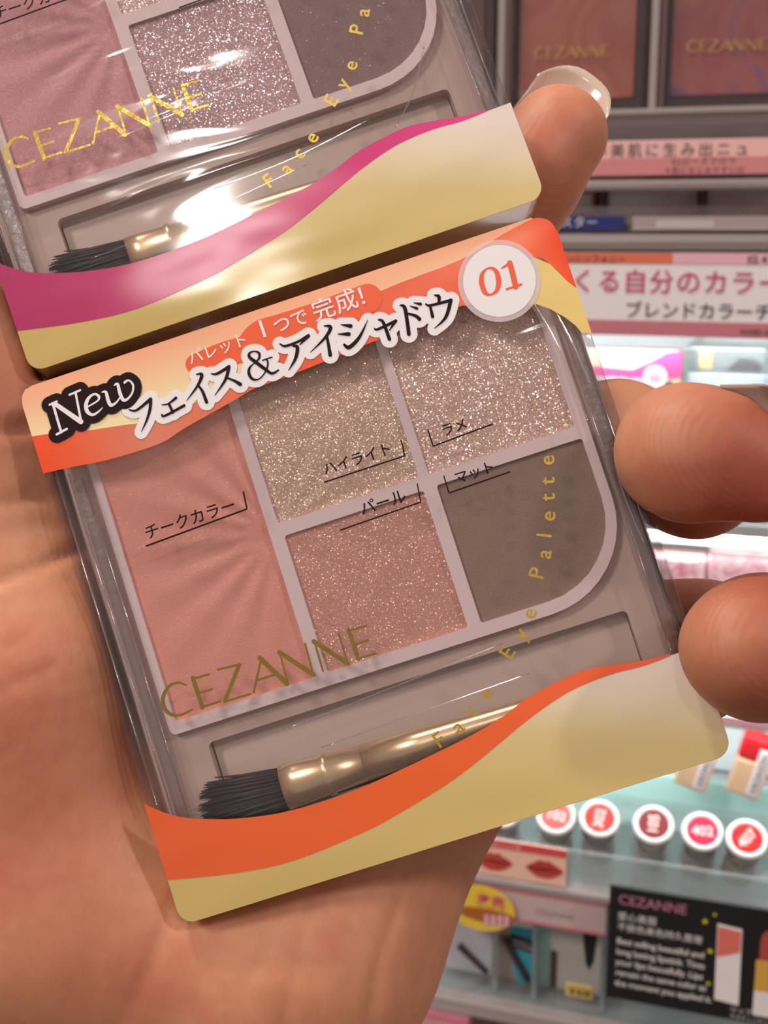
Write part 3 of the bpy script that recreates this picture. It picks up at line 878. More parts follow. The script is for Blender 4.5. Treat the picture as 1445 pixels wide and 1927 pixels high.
def surface_nets(lo, hi, h):
    n = [int((b - a) / h) + 1 for a, b in zip(lo, hi)]
    ax = [np.array(lo[i] + h * np.arange(n[i]), np.float32) for i in range(3)]
    D = np.empty(n, np.float32)
    Y, Z = np.meshgrid(ax[1], ax[2], indexing='ij')
    step = 12
    for i in range(0, n[0], step):
        xs = ax[0][i:i + step]
        P = np.empty((len(xs), n[1], n[2], 3), np.float32)
        P[..., 0] = xs[:, None, None]; P[..., 1] = Y; P[..., 2] = Z
        D[i:i + step] = hand_field(P.reshape(-1, 3)).reshape(len(xs), n[1], n[2])
    S = D < 0
    m = [k - 1 for k in n]
    acc = np.zeros(m + [3], np.float32); cnt = np.zeros(m, np.float32)
    sl = lambda o, k: slice(o, o + m[k])
    corners = [(i, j, k) for i in (0, 1) for j in (0, 1) for k in (0, 1)]
    for a in corners:
        for axis in range(3):
            if a[axis]:
                continue
            b = list(a); b[axis] = 1
            va = D[sl(a[0], 0), sl(a[1], 1), sl(a[2], 2)]; vb = D[sl(b[0], 0), sl(b[1], 1), sl(b[2], 2)]
            x = (va < 0) != (vb < 0)
            t = np.where(x, va / np.where(x, va - vb, 1), 0)
            for q in range(3):
                acc[..., q] += np.where(x, a[q] + (t if q == axis else 0), 0)
            cnt += x
    ok = cnt > 0
    idx = np.full(m, -1, np.int64); idx[ok] = np.arange(ok.sum())
    cells = np.argwhere(ok)
    V = (cells + acc[ok] / cnt[ok][:, None]) * h + np.array(lo, np.float32)
    F = []
    for axis in range(3):
        u, v = (axis + 1) % 3, (axis + 2) % 3
        a = [slice(1, n[k] - 1) for k in range(3)]; a[axis] = slice(0, n[axis] - 1)
        b = list(a); b[axis] = slice(1, n[axis])
        sa, sb = S[tuple(a)], S[tuple(b)]
        for flip, mask in ((False, sa & ~sb), (True, ~sa & sb)):
            c = np.argwhere(mask)
            c[:, u] += 1; c[:, v] += 1
            q = []
            for du, dv in ((-1, -1), (0, -1), (0, 0), (-1, 0)):
                e = c.copy(); e[:, u] += du; e[:, v] += dv
                q.append(idx[e[:, 0], e[:, 1], e[:, 2]])
            q = np.stack(q, 1)
            F.append(q[:, ::-1] if flip else q)
    F = np.concatenate(F)
    return V, F[(F >= 0).all(1)]

HV, HF = surface_nets((-88, -76, 138), (66, 122, 218), 0.9)
for _ in range(2):                           # settle the vertices on the true surface
    e = 0.25
    d0 = hand_field(HV)
    G = np.stack([hand_field(HV + np.eye(3, dtype=np.float32)[k] * e) - d0 for k in range(3)], 1) / e
    g2 = np.maximum((G * G).sum(1), 0.25)
    HV = HV - np.clip(d0 / g2, -0.5, 0.5)[:, None] * G

def blob(points):
    f = np.zeros(len(HV))
    for x, y, z, r, s in points:
        f += s * np.exp(-(((HV - np.array([x, y, z])) / r) ** 2).sum(1))
    return np.clip(f, 0, 1)

# natural redness of the flesh with finger shade painted in, and where finger ridges show
FLUSH_SHADE = blob([(24, -50, 182, 11, .7), (44, -7, 151, 13, .9), (48, 17, 149, 13, 1), (54, -4, 158, 12, .8), (44, 10, 178, 16, .4), (46, -6, 176, 14, .4),
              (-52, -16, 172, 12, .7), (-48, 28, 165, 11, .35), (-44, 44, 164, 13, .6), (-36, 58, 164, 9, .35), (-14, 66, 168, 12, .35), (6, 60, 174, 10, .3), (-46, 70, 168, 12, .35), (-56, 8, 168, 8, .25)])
RIDGE = blob([(23, -49, 181, 7.5, 1.2), (38, -8, 152, 8, 1.0), (43, 14, 148, 8, 1.2)])

hand_root_loc = np.array(EYE) + HAND_AXES @ np.array([-20.0, 90.0, 190.0])
HB = (HAND_AXES @ (HV - np.array([-20.0, 90.0, 190.0])).T).T * 0.001
me = bpy.data.meshes.new('hand')
me.from_pydata(HB.tolist(), [], HF.tolist())
me.update()
for nm, arr in (('flush_shade', FLUSH_SHADE), ('ridge', RIDGE)):
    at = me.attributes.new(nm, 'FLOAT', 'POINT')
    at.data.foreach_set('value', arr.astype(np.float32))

def skin_material():
    m, nt, out = new_mat('skin')
    b = nt.nodes.new('ShaderNodeBsdfPrincipled')
    b.inputs['Roughness'].default_value = 0.52
    b.inputs['Specular IOR Level'].default_value = 0.42
    b.inputs['Subsurface Weight'].default_value = 0.45
    b.inputs['Subsurface Radius'].default_value = (1.0, 0.38, 0.2)
    b.inputs['Subsurface Scale'].default_value = 0.0028
    tc = nt.nodes.new('ShaderNodeTexCoord')
    fl = nt.nodes.new('ShaderNodeAttribute'); fl.attribute_name = 'flush_shade'
    rd = nt.nodes.new('ShaderNodeAttribute'); rd.attribute_name = 'ridge'
    n1 = N(nt, 'ShaderNodeTexNoise', Scale=55.0, Detail=4.0, Roughness=0.6)
    n2 = N(nt, 'ShaderNodeTexNoise', Scale=420.0, Detail=3.0)
    for n in (n1, n2):
        nt.links.new(tc.outputs['Object'], n.inputs['Vector'])
    r1 = ramp(nt, [(0.32, rgb(204, 142, 104)), (0.52, rgb(212, 148, 112)), (0.72, rgb(206, 124, 96))])
    nt.links.new(n1.outputs['Fac'], r1.inputs[0])
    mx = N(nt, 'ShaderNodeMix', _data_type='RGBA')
    mx.inputs[7].default_value = rgb(150, 58, 42)  # dark red also carries painted shade on the fingers
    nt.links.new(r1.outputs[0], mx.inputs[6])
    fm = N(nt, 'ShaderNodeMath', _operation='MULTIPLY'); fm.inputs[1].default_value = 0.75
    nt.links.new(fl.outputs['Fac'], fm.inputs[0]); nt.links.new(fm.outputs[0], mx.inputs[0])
    m2 = N(nt, 'ShaderNodeMix', _data_type='RGBA', _blend_type='MULTIPLY')
    m2.inputs[0].default_value = 0.25
    r2 = ramp(nt, [(0.3, (0.72, 0.6, 0.55, 1)), (0.65, (1, 1, 1, 1))])
    nt.links.new(n2.outputs['Fac'], r2.inputs[0])
    nt.links.new(mx.outputs[2], m2.inputs[6]); nt.links.new(r2.outputs[0], m2.inputs[7])
    nt.links.new(m2.outputs[2], b.inputs['Base Color'])
    # fine wrinkles everywhere, finger ridges at the tips
    mp = N(nt, 'ShaderNodeMapping'); mp.inputs['Scale'].default_value = (900, 350, 350); mp.inputs['Rotation'].default_value = (0.2, 0.3, 0.5)
    n3 = N(nt, 'ShaderNodeTexNoise', Scale=1.0, Detail=2.0, Distortion=1.2)
    nt.links.new(tc.outputs['Object'], mp.inputs[0]); nt.links.new(mp.outputs[0], n3.inputs['Vector'])
    b1 = N(nt, 'ShaderNodeBump', Strength=0.10, Distance=0.0004)
    nt.links.new(n3.outputs['Fac'], b1.inputs['Height'])
    wv = N(nt, 'ShaderNodeTexWave', Scale=420.0, Distortion=5.0, Detail=1.0)
    wv.inputs['Detail Scale'].default_value = 0.25
    mp2 = N(nt, 'ShaderNodeMapping'); mp2.inputs['Rotation'].default_value = (0.5, -0.4, 1.1)
    nt.links.new(tc.outputs['Object'], mp2.inputs[0]); nt.links.new(mp2.outputs[0], wv.inputs['Vector'])
    wm = N(nt, 'ShaderNodeMath', _operation='MULTIPLY')
    nt.links.new(wv.outputs['Fac'], wm.inputs[0]); nt.links.new(rd.outputs['Fac'], wm.inputs[1])
    b2 = N(nt, 'ShaderNodeBump', Strength=0.14, Distance=0.0002)
    nt.links.new(wm.outputs[0], b2.inputs['Height']); nt.links.new(b1.outputs[0], b2.inputs['Normal'])
    nt.links.new(b2.outputs[0], b.inputs['Normal'])
    nt.links.new(b.outputs[0], out.inputs[0])
    return m

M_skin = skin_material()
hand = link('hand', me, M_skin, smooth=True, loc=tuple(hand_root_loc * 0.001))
tag(hand, 'left hand with palm to the viewer, holding both palettes, three fingertips past their right edges', 'hand')

M_nail = clear('fingernail', (0.80, 0.72, 0.68), rough=0.16, gain=1.6, base=0.02, haze=0.78, hazecol=rgb(226, 200, 182))

def nail(tip, axis, dorsal, width, length, back):
    a = Vector(axis).normalized(); d = Vector(dorsal); d = (d - a * d.dot(a)).normalized(); s = a.cross(d)
    vs, fs = [], []
    nu, nv = 14, 12
    for layer in (0, 1):
        for j in range(nv + 1):
            v = j / nv
            for i in range(nu + 1):
                u = -1 + 2 * i / nu
                ang = u * 1.02
                along = -back + (back + length) * v - (1.6 * v * v) * (abs(u) ** 2.6) * (length * 0.55)
                p = Vector(tip) + a * along + s * (width * 0.5 * math.sin(ang) / math.sin(1.02) * (0.94 + 0.06 * v)) + d * (width * 0.5 * (math.cos(ang) - 1) * 0.72 - 1.1 * v * v - 0.45 * layer)
                w = HAND_AXES @ (np.array(p) - np.array([-20.0, 90.0, 190.0]))
                vs.append(tuple(w))
    m = (nu + 1) * (nv + 1)
    for j in range(nv):
        for i in range(nu):
            k = j * (nu + 1) + i
            fs += [(k, k + 1, k + nu + 2, k + nu + 1), (m + k, m + k + nu + 1, m + k + nu + 2, m + k + 1)]
    rim = [j * (nu + 1) for j in range(nv + 1)] + [nv * (nu + 1) + i for i in range(1, nu + 1)] + [j * (nu + 1) + nu for j in range(nv - 1, -1, -1)]
    for p, q in zip(rim[:-1], rim[1:]):
        fs.append((p, q, m + q, m + p))
    return MB().add(vs, fs).build('fingernail', M_nail, hand, smooth=True, fix=True)

nail((28.0, -60.5, 193.5), (0.66, -0.72, -0.10), (0.38, -0.1, 1.0), 13.0, 6.2, 10.0)
nail((43.6, -10.6, 160.0), (0.99, 0.02, -0.12), (0.0, -0.30, 0.95), 12.6, 13.0, 2.0)
nail((55.5, 11.5, 150.5), (-0.35, -0.1, -1.0), (0.90, -0.42, -0.2), 12.5, 3.2, 10.0)

# ------------------------------------------------------------------ the shop display behind
# shelf axes: u along the rack to the right, v up, w out towards the viewer (mm)
YAW = math.radians(-18.606)
RACK0 = Vector((0.13188, 0.58578, 1.32014))
def S(u, v, w):
    return RACK0 + Matrix.Rotation(YAW, 3, 'Z') @ Vector((u, -w, v)) * 0.001

def rack_empty(name, u, v, w):
    return empty(name, Matrix.Translation(S(u, v, w)) @ Matrix.Rotation(YAW, 4, 'Z'))

def up(mb):
    """turn a mesh drawn in its own x, y plane upright: y becomes height, z becomes the way to the viewer"""
    mb.v = [(x, -z, y) for x, y, z in mb.v]
    return mb

def words(mb, body, x, y, size, z, bold=0.0, rot=0.0, align='LEFT', space=1.0):
    vs, fs = text2d(body, size, bold, space, align)
    c, s = math.cos(math.radians(rot)), math.sin(math.radians(rot))
    mb.add([(x + c * a - s * b, y + s * a + c * b, z) for a, b in vs], fs)
    return mb

def cbox(x0, x1, y0, y1, z0, z1, r=0.6):
    return up(MB().prism(rrect(x0, y0, x1, y1, r, 3), z0, z1, min(r, (z1 - z0) * 0.4)))

M_acr = clear('clear_acrylic', (0.90, 0.885, 0.885), rough=0.06, gain=1.6, base=0.01, haze=0.12, hazecol=rgb(206, 178, 174))
M_cover = clear('clear_compact_cover', (0.94, 0.92, 0.92), rough=0.07, gain=1.5, bump=0.5, bscale=(40, 40, 40))
M_acr_edge = clear('acrylic_edge', (0.82, 0.82, 0.82), rough=0.12, gain=3.0, base=0.05, haze=0.45, hazecol=rgb(204, 186, 182))
M_acr_cool = clear('clear_acrylic_pale', (0.93, 0.95, 0.95), rough=0.08, gain=1.6, base=0.02, haze=0.15, hazecol=rgb(220, 228, 228))
M_rackback = plain('rack_back_mauve', rgb(150, 118, 116), 0.6, var=0.08, vscale=12)
M_rackpale = plain('rack_shelf_pale', rgb(204, 186, 182), 0.35, var=0.04)
M_palewhite = plain('tier_back_pale', rgb(236, 240, 238), 0.4, var=0.05, vscale=15)
M_dullgold = plain('dull_gold_print', rgb(170, 132, 70), 0.5, metal=0.4, var=0.3, vscale=200)
M_led_tint = plain('mint_led_tint', rgb(184, 228, 220), 0.4, var=0.12, vscale=40)  # mint LED light between the lipsticks, put into the panel's colour
M_dark = plain('dark_brown_plastic', rgb(64, 44, 44), 0.3, var=0.1)
M_black = plain('black_card', rgb(16, 15, 18), 0.5, var=0.1)
M_wallpink = plain('shop_wall', rgb(196, 170, 164), 0.8, var=0.05, vscale=6)
M_paper = plain('white_label_card', rgb(226, 216, 214), 0.45, var=0.02)
M_pinkpaper = plain('pink_label_card', rgb(226, 172, 164), 0.45, var=0.03)
M_rosepaper = plain('rose_label_card', rgb(198, 124, 124), 0.45, var=0.03)
M_rosetype = plain('rose_type', rgb(196, 66, 104), 0.5, var=0.02)
M_band = plain('dull_rose_band', rgb(190, 112, 120), 0.5, var=0.02)
M_orangecell = plain('orange_label_cell', rgb(212, 106, 76), 0.5, var=0.03)
M_pinkcell = plain('pink_label_cell', rgb(222, 166, 178), 0.5, var=0.03)
M_greytype = plain('grey_type', rgb(70, 64, 66), 0.5, var=0.02)
M_navy = plain('navy_tag', rgb(28, 40, 110), 0.45, var=0.05)
M_paleblue = plain('pale_blue_card', rgb(206, 216, 228), 0.5, var=0.02)
M_silver = plain('silver_case', rgb(206, 200, 198), 0.3, metal=0.2, var=0.05)
M_led = None
def emissive(name, col, strength):
    m, nt, out = new_mat(name)
    e = N(nt, 'ShaderNodeEmission', Strength=strength)
    e.inputs[0].default_value = col
    nt.links.new(e.outputs[0], out.inputs[0])
    return m
M_led = emissive('led_strip_light', (0.90, 0.97, 1.0, 1), 20.0)

def swirl(name, c1, c2, c3, scale=26):
    m, nt, out = new_mat(name)
    b = nt.nodes.new('ShaderNodeBsdfPrincipled')
    b.inputs['Roughness'].default_value = 0.45
    tc = nt.nodes.new('ShaderNodeTexCoord')
    no = N(nt, 'ShaderNodeTexNoise', Scale=scale, Detail=1.0, Distortion=1.5)
    nt.links.new(tc.outputs['Object'], no.inputs['Vector'])
    r = ramp(nt, [(0.3, c1), (0.5, c2), (0.7, c3)])
    nt.links.new(no.outputs['Fac'], r.inputs[0]); nt.links.new(r.outputs[0], b.inputs['Base Color'])
    nt.links.new(b.outputs[0], out.inputs[0])
    return m

# shop wall and floor
w_ = up(MB().flat([(-1500, -1320), (1500, -1320), (1500, 1300), (-1500, 1300)], 0)).build('wall_back', M_wallpink, None, loc=S(0, 0, -150), rotz=YAW)
w_['kind'] = 'structure'; w_['label'] = 'dusty pink shop wall behind the display rack'
M_floor = plain('shop_floor', rgb(128, 108, 96), 0.4, var=0.08, vscale=2)
f_ = MB().flat([(-3000, -3000), (3000, -3000), (3000, 1200), (-3000, 1200)], 0).build('floor', M_floor, None, loc=(0, 0, 0))
f_['kind'] = 'structure'; f_['label'] = 'pale shop floor'

# ---- the rack itself, with its acrylic tiers
UL, UR = -330.0, 190.0
rack = rack_empty('display_rack', 0, -420, 0)
tag(rack, 'tiered clear acrylic cosmetics display rack filling the background', 'display rack')
RV = 420.0           # heights below are measured from the rack origin; the empty sits at its foot
def rpart(name, mat, u0, v0, u1, v1, w0, w1, r=0.8):
    return cbox(u0, u1, v0 + RV, v1 + RV, w0, w1, r).build(name, mat, rack)
rpart('back_panel', M_rackback, UL, -420, UR, 420, -140, -132)
for u in (UL, UR - 8):
    rpart('side_panel', M_rackpale, u, -420, u + 8, 420, -132, -20)
VA = 178.8
VA2 = 151.6
rpart('shelf_board', M_rackpale, UL + 8, VA - 6, UR - 8, VA - 1, -132, 24)
rpart('front_panel', M_acr, UL, VA2 - 2, UR, VA, 28, 31)
rpart('front_panel_lip', M_acr_edge, UL, VA - 2.0, UR, VA + 0.6, 24, 33, 0.5)
rpart('front_rail', M_acr_edge, UL, VA2 - 6.0, UR, VA2 - 1.5, 24, 40, 1.5)
VB = 136.8
VC = 128.0
VD = 120.6
VE = 85.9
rpart('shelf_board', M_rackpale, UL + 8, VB - 5, UR - 8, VB - 1, -132, 20)
rpart('front_panel', M_acr, UL, VC, UR, VB + 3, 28, 30)
rpart('front_rail', M_acr_edge, UL, VD + 0.5, UR, VC, 26, 42, 3.0)
rpart('front_rail_core', M_rackpale, UL, VE, UR, VD, 30, 38, 0.5)
rpart('shelf_board', M_rackpale, UL + 8, VE + 5, UR - 8, VE + 8, -132, 28)
rpart('led_strip', M_led, UL + 12, VE + 1.5, UR - 12, VE + 4.8, 12, 22, 0.4)
VF = 6.1
VG = -4.4
VH = -11.2
rpart('shelf_board', M_acr_cool, UL + 8, VF - 5, UR - 8, VF - 1, -132, 22)
rpart('front_panel', M_acr_cool, UL, VG, UR, VF + 4, 24, 27)
rpart('front_rail', M_acr_edge, UL, VH, UR, VG, 24, 34, 2.0)
rpart('led_strip', M_led, UL + 12, VH - 1.5, UR - 12, VH + 1.8, 0, 8, 0.4)
VI = -87.4
VJ = -91.5
rpart('shelf_board', M_acr_cool, UL + 8, VI - 3, UR - 8, VI, -132, 20)
rpart('front_rail', M_acr_edge, UL, VJ, UR, VI + 2, 22, 32, 1.5)
rpart('led_strip', M_led, UL + 12, VI - 6.4, UR - 12, VI - 3.2, 8, 16, 0.4)
VK = -132.5
rpart('shelf_board', M_acr_cool, UL + 8, VK - 26, UR - 8, VK - 22, -132, 8)
VL = -166.5
VM = -171.5
VN = -192.9
rpart('led_tint_panel', M_led_tint, UL + 8, VM, UR - 8, VM + 31, -22, -19)  # panel added to show mint light behind the lipsticks
rpart('lipstick_tray', M_acr_cool, UL, VM - 3, UR, VM, -40, 52)
rpart('front_panel', M_acr_cool, UL, VM, UR, VL + 14, 50, 53)
rpart('front_rail', M_acr_edge, UL, VM - 2.5, UR, VM + 1.5, 50, 58, 1.5)
VO = -233.7
VP = -241.0
rpart('shelf_board', M_acr_cool, UL + 8, VO - 4, UR - 8, VO - 1, -132, 56)
rpart('front_rail', M_acr_edge, UL, VP - 1, UR, VO, 56, 64, 1.5)
rpart('shelf_board', M_rackpale, UL + 8, -420, UR - 8, -400, -132, 60)
rpart('base_front', M_rackback, UL, -400, UR, VP - 30, 40, 46)
rpart('tier_back', M_palewhite, UL + 8, VO, UR - 8, VK - 22, -66, -62)
rpart('tier_back', M_palewhite, UL + 8, VK - 20, UR - 8, VI - 4, -66, -62)
rpart('tier_back', M_palewhite, UL + 8, VF, UR - 8, VE + 4, -72, -68)
for u in (-80.2, -12.6):
    rpart('tier_divider', M_acr_edge, u - 1.6, VA - 1, u + 1.6, VA + 75, -60, 12, 0.5)
for u in (-32.3, 11.0):
    rpart('tier_divider', M_dark, u - 1.1, VB - 1, u + 1.1, VB + 12, -70, 16, 0.4)
for u in (7.2, 42.8):
    rpart('tier_divider', M_acr_cool, u - 1.2, VF, u + 1.2, VE - 8, -100, 12, 0.5)
for u in (-45.7, -65.2, -12.8):
    rpart('tier_divider', M_acr_cool, u - 1.2, VO, u + 1.2, VN, -60, 52, 0.5)

# ---- blush compacts on the top tier
def compact(rect, face, label):
    u0, v0, u1, v1 = rect
    v0 = VA - 0.6
    c = rack_empty('blush_compact', (u0 + u1) / 2, v0, 0)
    w, h = (u1 - u0) / 2, 74.0
    cbox(-w, w, 0, h, -14, -3, 2.0).build('case_body', M_dark, c)
    fb = up(MB().prism(rrect(-w + 3, 9, w - 5, h - 4, 2, 4), -3, -1.6, 0.5)).build('powder_face', face, c)
    cbox(-w, w, 0, h, -1.4, 0.4, 2.0).build('clear_cover', M_cover, c)
    k = 0.62
    g = MB()
    for s in BRAND:
        g.ribbon([((x - 20.0) * k * 1.9 - 3, (46.6 - y) * k * 1.9 + 27.2, wd * 1.25) for x, y, wd in s], 0.6)
    up(g).build('gold_lettering', M_dullgold, c)
    return tag(c, label, 'compact', 'compacts on the top tier')
compact((-77.8, 182.8, -17.5, 242.3), swirl('peach_blush_swirl', rgb(176, 104, 84), rgb(170, 84, 68), rgb(188, 126, 96)), 'peach brown blush compact with gold lettering, left of the divider behind the nail')
compact((-9.9, 180.9, 49.1, 238.3), swirl('plum_blush_swirl', rgb(150, 72, 76), rgb(166, 90, 82), rgb(112, 72, 128)), 'plum red blush compact with gold lettering and violet swirl at the right edge')
compact((-153.5, 184.9, -86.2, 246.6), swirl('brown_blush_swirl', rgb(96, 58, 54), rgb(120, 74, 66), rgb(140, 92, 80)), 'dark brown blush compact half hidden behind the upper held palette')

# ---- label strips
def strip(name, rect, mat, wd, label, cat='shelf label', thick=0.8, group=None):
    u0, v0, u1, v1 = rect
    e = rack_empty(name, (u0 + u1) / 2, v0, wd)
    cbox(-(u1 - u0) / 2, (u1 - u0) / 2, 0, v1 - v0, 0, thick, 0.3).build('card', mat, e)
    tag(e, label, cat, group)
    return e, (u1 - u0), (v1 - v0)

r = (-84.3, 152.1, 61.9, 166.4)
e, w, h = strip('shelf_label', r, M_pinkpaper, 33, 'pale pink shelf label with dark Japanese handwriting under the compacts')
cbox(-w / 2, w / 2, 0, h * 0.5, 0.8, 1.1, 0.2).build('rose_band', M_rosepaper, e)
g = MB(); words(g, '×美肌に生み出ニュ', -31.1 - (r[0] + r[2]) / 2, h * 0.56, 6.2, 1.2, space=1.35); up(g).build('lettering', M_greytype, e)
g = MB(); words(g, '02ローズブロウ', -0.4 - (r[0] + r[2]) / 2, h * 0.30, 3.3, 1.3, space=1.25)
words(g, '＊肌になじみやすいロ', -3.5 - (r[0] + r[2]) / 2, h * 0.05, 3.0, 1.3, space=1.2); up(g).build('small_lettering', M_greytype, e)

r = (-60.0, 129.7, -19.4, 135.4)
e, w, h = strip('shelf_tag', r, M_navy, 32, 'navy blue shelf tag with white lettering beside the index finger', 'tag')
g = MB(); words(g, 'スター', -46.8 - (r[0] + r[2]) / 2, h * 0.22, 5.2, 1.0, 0.02, space=1.1); up(g).build('lettering', M_paper, e)
r = (-16.0, 129.3, 63.8, 135.2)
e, w, h = strip('shelf_tag', r, plain('grey_mauve_tag', rgb(176, 156, 152), 0.45), 32, 'long grey mauve shelf tag right of the navy one', 'tag')
g = MB(); g.flat(rrect(-w / 2 + 10, h * 0.2, -w / 2 + 34, h * 0.75, 0.4), 1.0); up(g).build('grey_patch', M_silver, e)

r = (-85.6, 85.6, 73.9, 120.2)
e, w, h = strip('header_sign', r, M_paper, 43, 'white header sign with rose Japanese slogan over a dull rose band', 'sign')
um = (r[0] + r[2]) / 2
cbox(-w / 2, w / 2, 0, h * 0.185, 0.8, 1.1, 0.1).build('rose_band', M_band, e)
cbox(-w / 2, 2.8 - um, h * 0.87, h, 0.8, 1.1, 0.1).build('orange_cell', M_orangecell, e)
cbox(3.0 - um, w / 2, h * 0.87, h, 0.8, 1.1, 0.1).build('pink_cell', M_pinkcell, e)
g = MB(); words(g, 'くる自分のカラー', -39.5 - um, h * 0.545, 10.6, 1.3, 0.09, space=1.08); up(g).build('slogan_lettering', M_rosetype, e)
g = MB(); words(g, 'ブレンドカラーチーク', -16.3 - um, h * 0.235, 7.6, 1.3, 0.05, space=1.0); up(g).build('name_lettering', M_greytype, e)
g = MB(); words(g, '02 4', 33.0 - um, h * 0.885, 4.4, 1.3, 0.06); up(g).build('cell_number', M_greytype, e)
g = MB(); words(g, 'シンシンフォニー', -45.4 - um, h * 0.885, 3.6, 1.3, 0.04); up(g).build('cell_lettering', M_greytype, e)
g = MB(); words(g, '493985 02', 31.7 - um, h * 0.045, 3.0, 1.3, 0.03); up(g).build('small_lettering', M_greytype, e)

# ---- flat cases on the second tier
for rect, mat, lab in (((-65.0, 137.7, -35.5, 148.4), plain('brick_case', rgb(196, 120, 104), 0.35), 'brick red flat case beside the index finger'),
                       ((-31.2, 137.5, 9.1, 148.0), M_silver, 'silver grey flat case with peach top between the dark dividers'),
                       ((12.2, 137.4, 50.3, 147.6), plain('silver_rose_case', rgb(208, 196, 194), 0.3), 'silver grey flat case with red top right of the dark divider')):
    u0, v0, u1, v1 = rect
    c = rack_empty('flat_case', (u0 + u1) / 2, VB - 1, 10)
    cbox(-(u1 - u0) / 2, (u1 - u0) / 2, 0, 11, -46, 0, 1.2).build('case_body', mat, c)
    cbox(-(u1 - u0) / 2 + 0.5, (u1 - u0) / 2 - 0.5, 11, 13.5, -46, -0.5, 1.0).build('case_lid', plain('rosy_lid', rgb(206, 122, 106) if 'peach' in lab else rgb(190, 92, 92), 0.4), c)
    cbox(-(u1 - u0) / 2 + 2, (u1 - u0) / 2 - 2, 1.5, 9.5, 0, 0.5, 0.5).build('front_label', M_acr_edge, c)
    tag(c, lab, 'case', 'flat cases on the second tier')

# ---- third tier: a pink palette like the held one, a clear box, a pale card
r = (-62.3, 8.0, 5.1, 76.0)
u0, v0, u1, v1 = r
c = rack_empty('boxed_palette', (u0 + u1) / 2, VF - 0.6, 6)
w = (u1 - u0) / 2; h = v1 - VF + 1
cbox(-w, w, 0, h, -10, 0, 1.5).build('pack_body', plain('plum_brown_pack', rgb(112, 78, 78), 0.4), c)
M_pinkband = plain('hot_pink_print', rgb(240, 96, 160), 0.4); M_creamband = plain('cream_print', rgb(246, 226, 196), 0.4)
up(MB().prism(rrect(-w, h - 14.5, w, h, (0, 0, 1.5, 1.5)), 0, 0.5)).build('cream_header', M_creamband, c)
up(MB().prism([(-w, h - 11), (-w * .3, h - 8), (w * .35, h - 9.5), (w * .62, h - 5), (w * .8, h - 1), (w, h), (w, h - 12), (w * .6, h - 14), (0, h - 13), (-w * .5, h - 13), (-w, h - 15)], 0.5, 0.8)).build('pink_wave', M_pinkband, c)
g = MB()
for k in range(9):
    x = -w * 0.75 + k * w * 0.165
    g.flat([(x + (3.4 + random.random()) * math.cos(a), h - 15.6 + (2.6 + random.random() * .5) * math.sin(a)) for a in [2 * math.pi * q / 14 for q in range(14)]], 0.9 + k * 0.01)
up(g).build('white_title_ground', M_white, c)
g = MB(); words(g, 'フェイス&アイシャドウ', -w * 0.8, h - 17.2, 4.4, 1.1); up(g).build('title_lettering', M_greytype, c)
up(MB().flat([(w * .66 + 5.6 * math.cos(a), h - 12.5 + 5.6 * math.sin(a)) for a in [2 * math.pi * q / 32 for q in range(32)]], 1.2)).build('number_disc', M_white, c)
g = MB(); words(g, '02', w * .66, h - 14, 4.4, 1.35, 0.05, align='CENTER'); up(g).build('number_lettering', M_pinkband, c)
up(MB().prism([(w * .72, h - 19), (w * .8, h - 17.5), (w, h - 13), (w, h - 21)], 0.5, 0.8)).build('yellow_wave', M_yellow, c)
tag(c, 'shelved palette pack with hot pink wave and white number disc above the middle finger', 'makeup palette')

r = (8.0, 66.7, 41.3, 77.9)
u0, v0, u1, v1 = r
c = rack_empty('clear_box', (u0 + u1) / 2, v0, 4)
w = (u1 - u0) / 2; h = v1 - v0
cbox(-w, w, 0, h, -30, 0, 0.8).build('box_shell', M_acr_cool, c)
cbox(-w * .75, -w * .4, 1, h - 1.5, -12, -2, 0.5).build('yellow_insert', plain('soft_yellow', rgb(232, 204, 130), 0.5), c)
up(MB().prism([(-w * .02, 0.8), (w * .3, h * .55), (w * .7, h * .5), (w * .92, h * .3), (w * .9, 0.8)], -12, -2)).build('dark_insert', M_dark, c)
tag(c, 'clear box with a yellow and a dark insert on top of the pale blue card', 'box')
r = (8.9, 20.2, 70.1, 66.6)
e, w, h = strip('price_card', r, M_paleblue, 8, 'pale blue white price card behind the middle fingertip', 'price card', 1.0)
g = MB(); words(g, '03', 37.3 - (r[0] + r[2]) / 2, h - 12.5, 7.0, 1.3, 0.03); up(g).build('lettering', M_greytype, e)
r = (e.location, VF)

# ---- fourth tier: floral pouches between the fingers, gloss tubes below
M_floral = swirl('pink_floral_print', rgb(214, 130, 142), rgb(232, 184, 188), rgb(240, 208, 210), 160)
for rect, lab in (((-29.1, -58.5, 20.5, -18.0), 'pink floral pouch behind the lower palette edge'), ((21.4, -53.3, 68.8, -14.0), 'pink floral pouch above the ring finger at the right edge')):
    u0, v0, u1, v1 = rect
    w = (u1 - u0) / 2
    c = rack_empty('floral_pouch', (u0 + u1) / 2, VI, 4)
    h = v1 - VI - 2
    up(MB().prism(rrect(-w, 0, w, h, 2.0, 4), -9, 0, 2.5)).build('pouch_body', M_floral, c, smooth=False)
    cbox(-w, w, h, h + 2.0, -5, -4, 0.4).build('sealed_edge', M_pinkpaper, c)
    tag(c, lab, 'pouch', 'floral pouches')
r = (-8.8, -88.3, 79.0, -84.8)
e, w, h = strip('shelf_label', r, M_pinkcell, 34, 'narrow pink shelf label strip just below the ring finger')

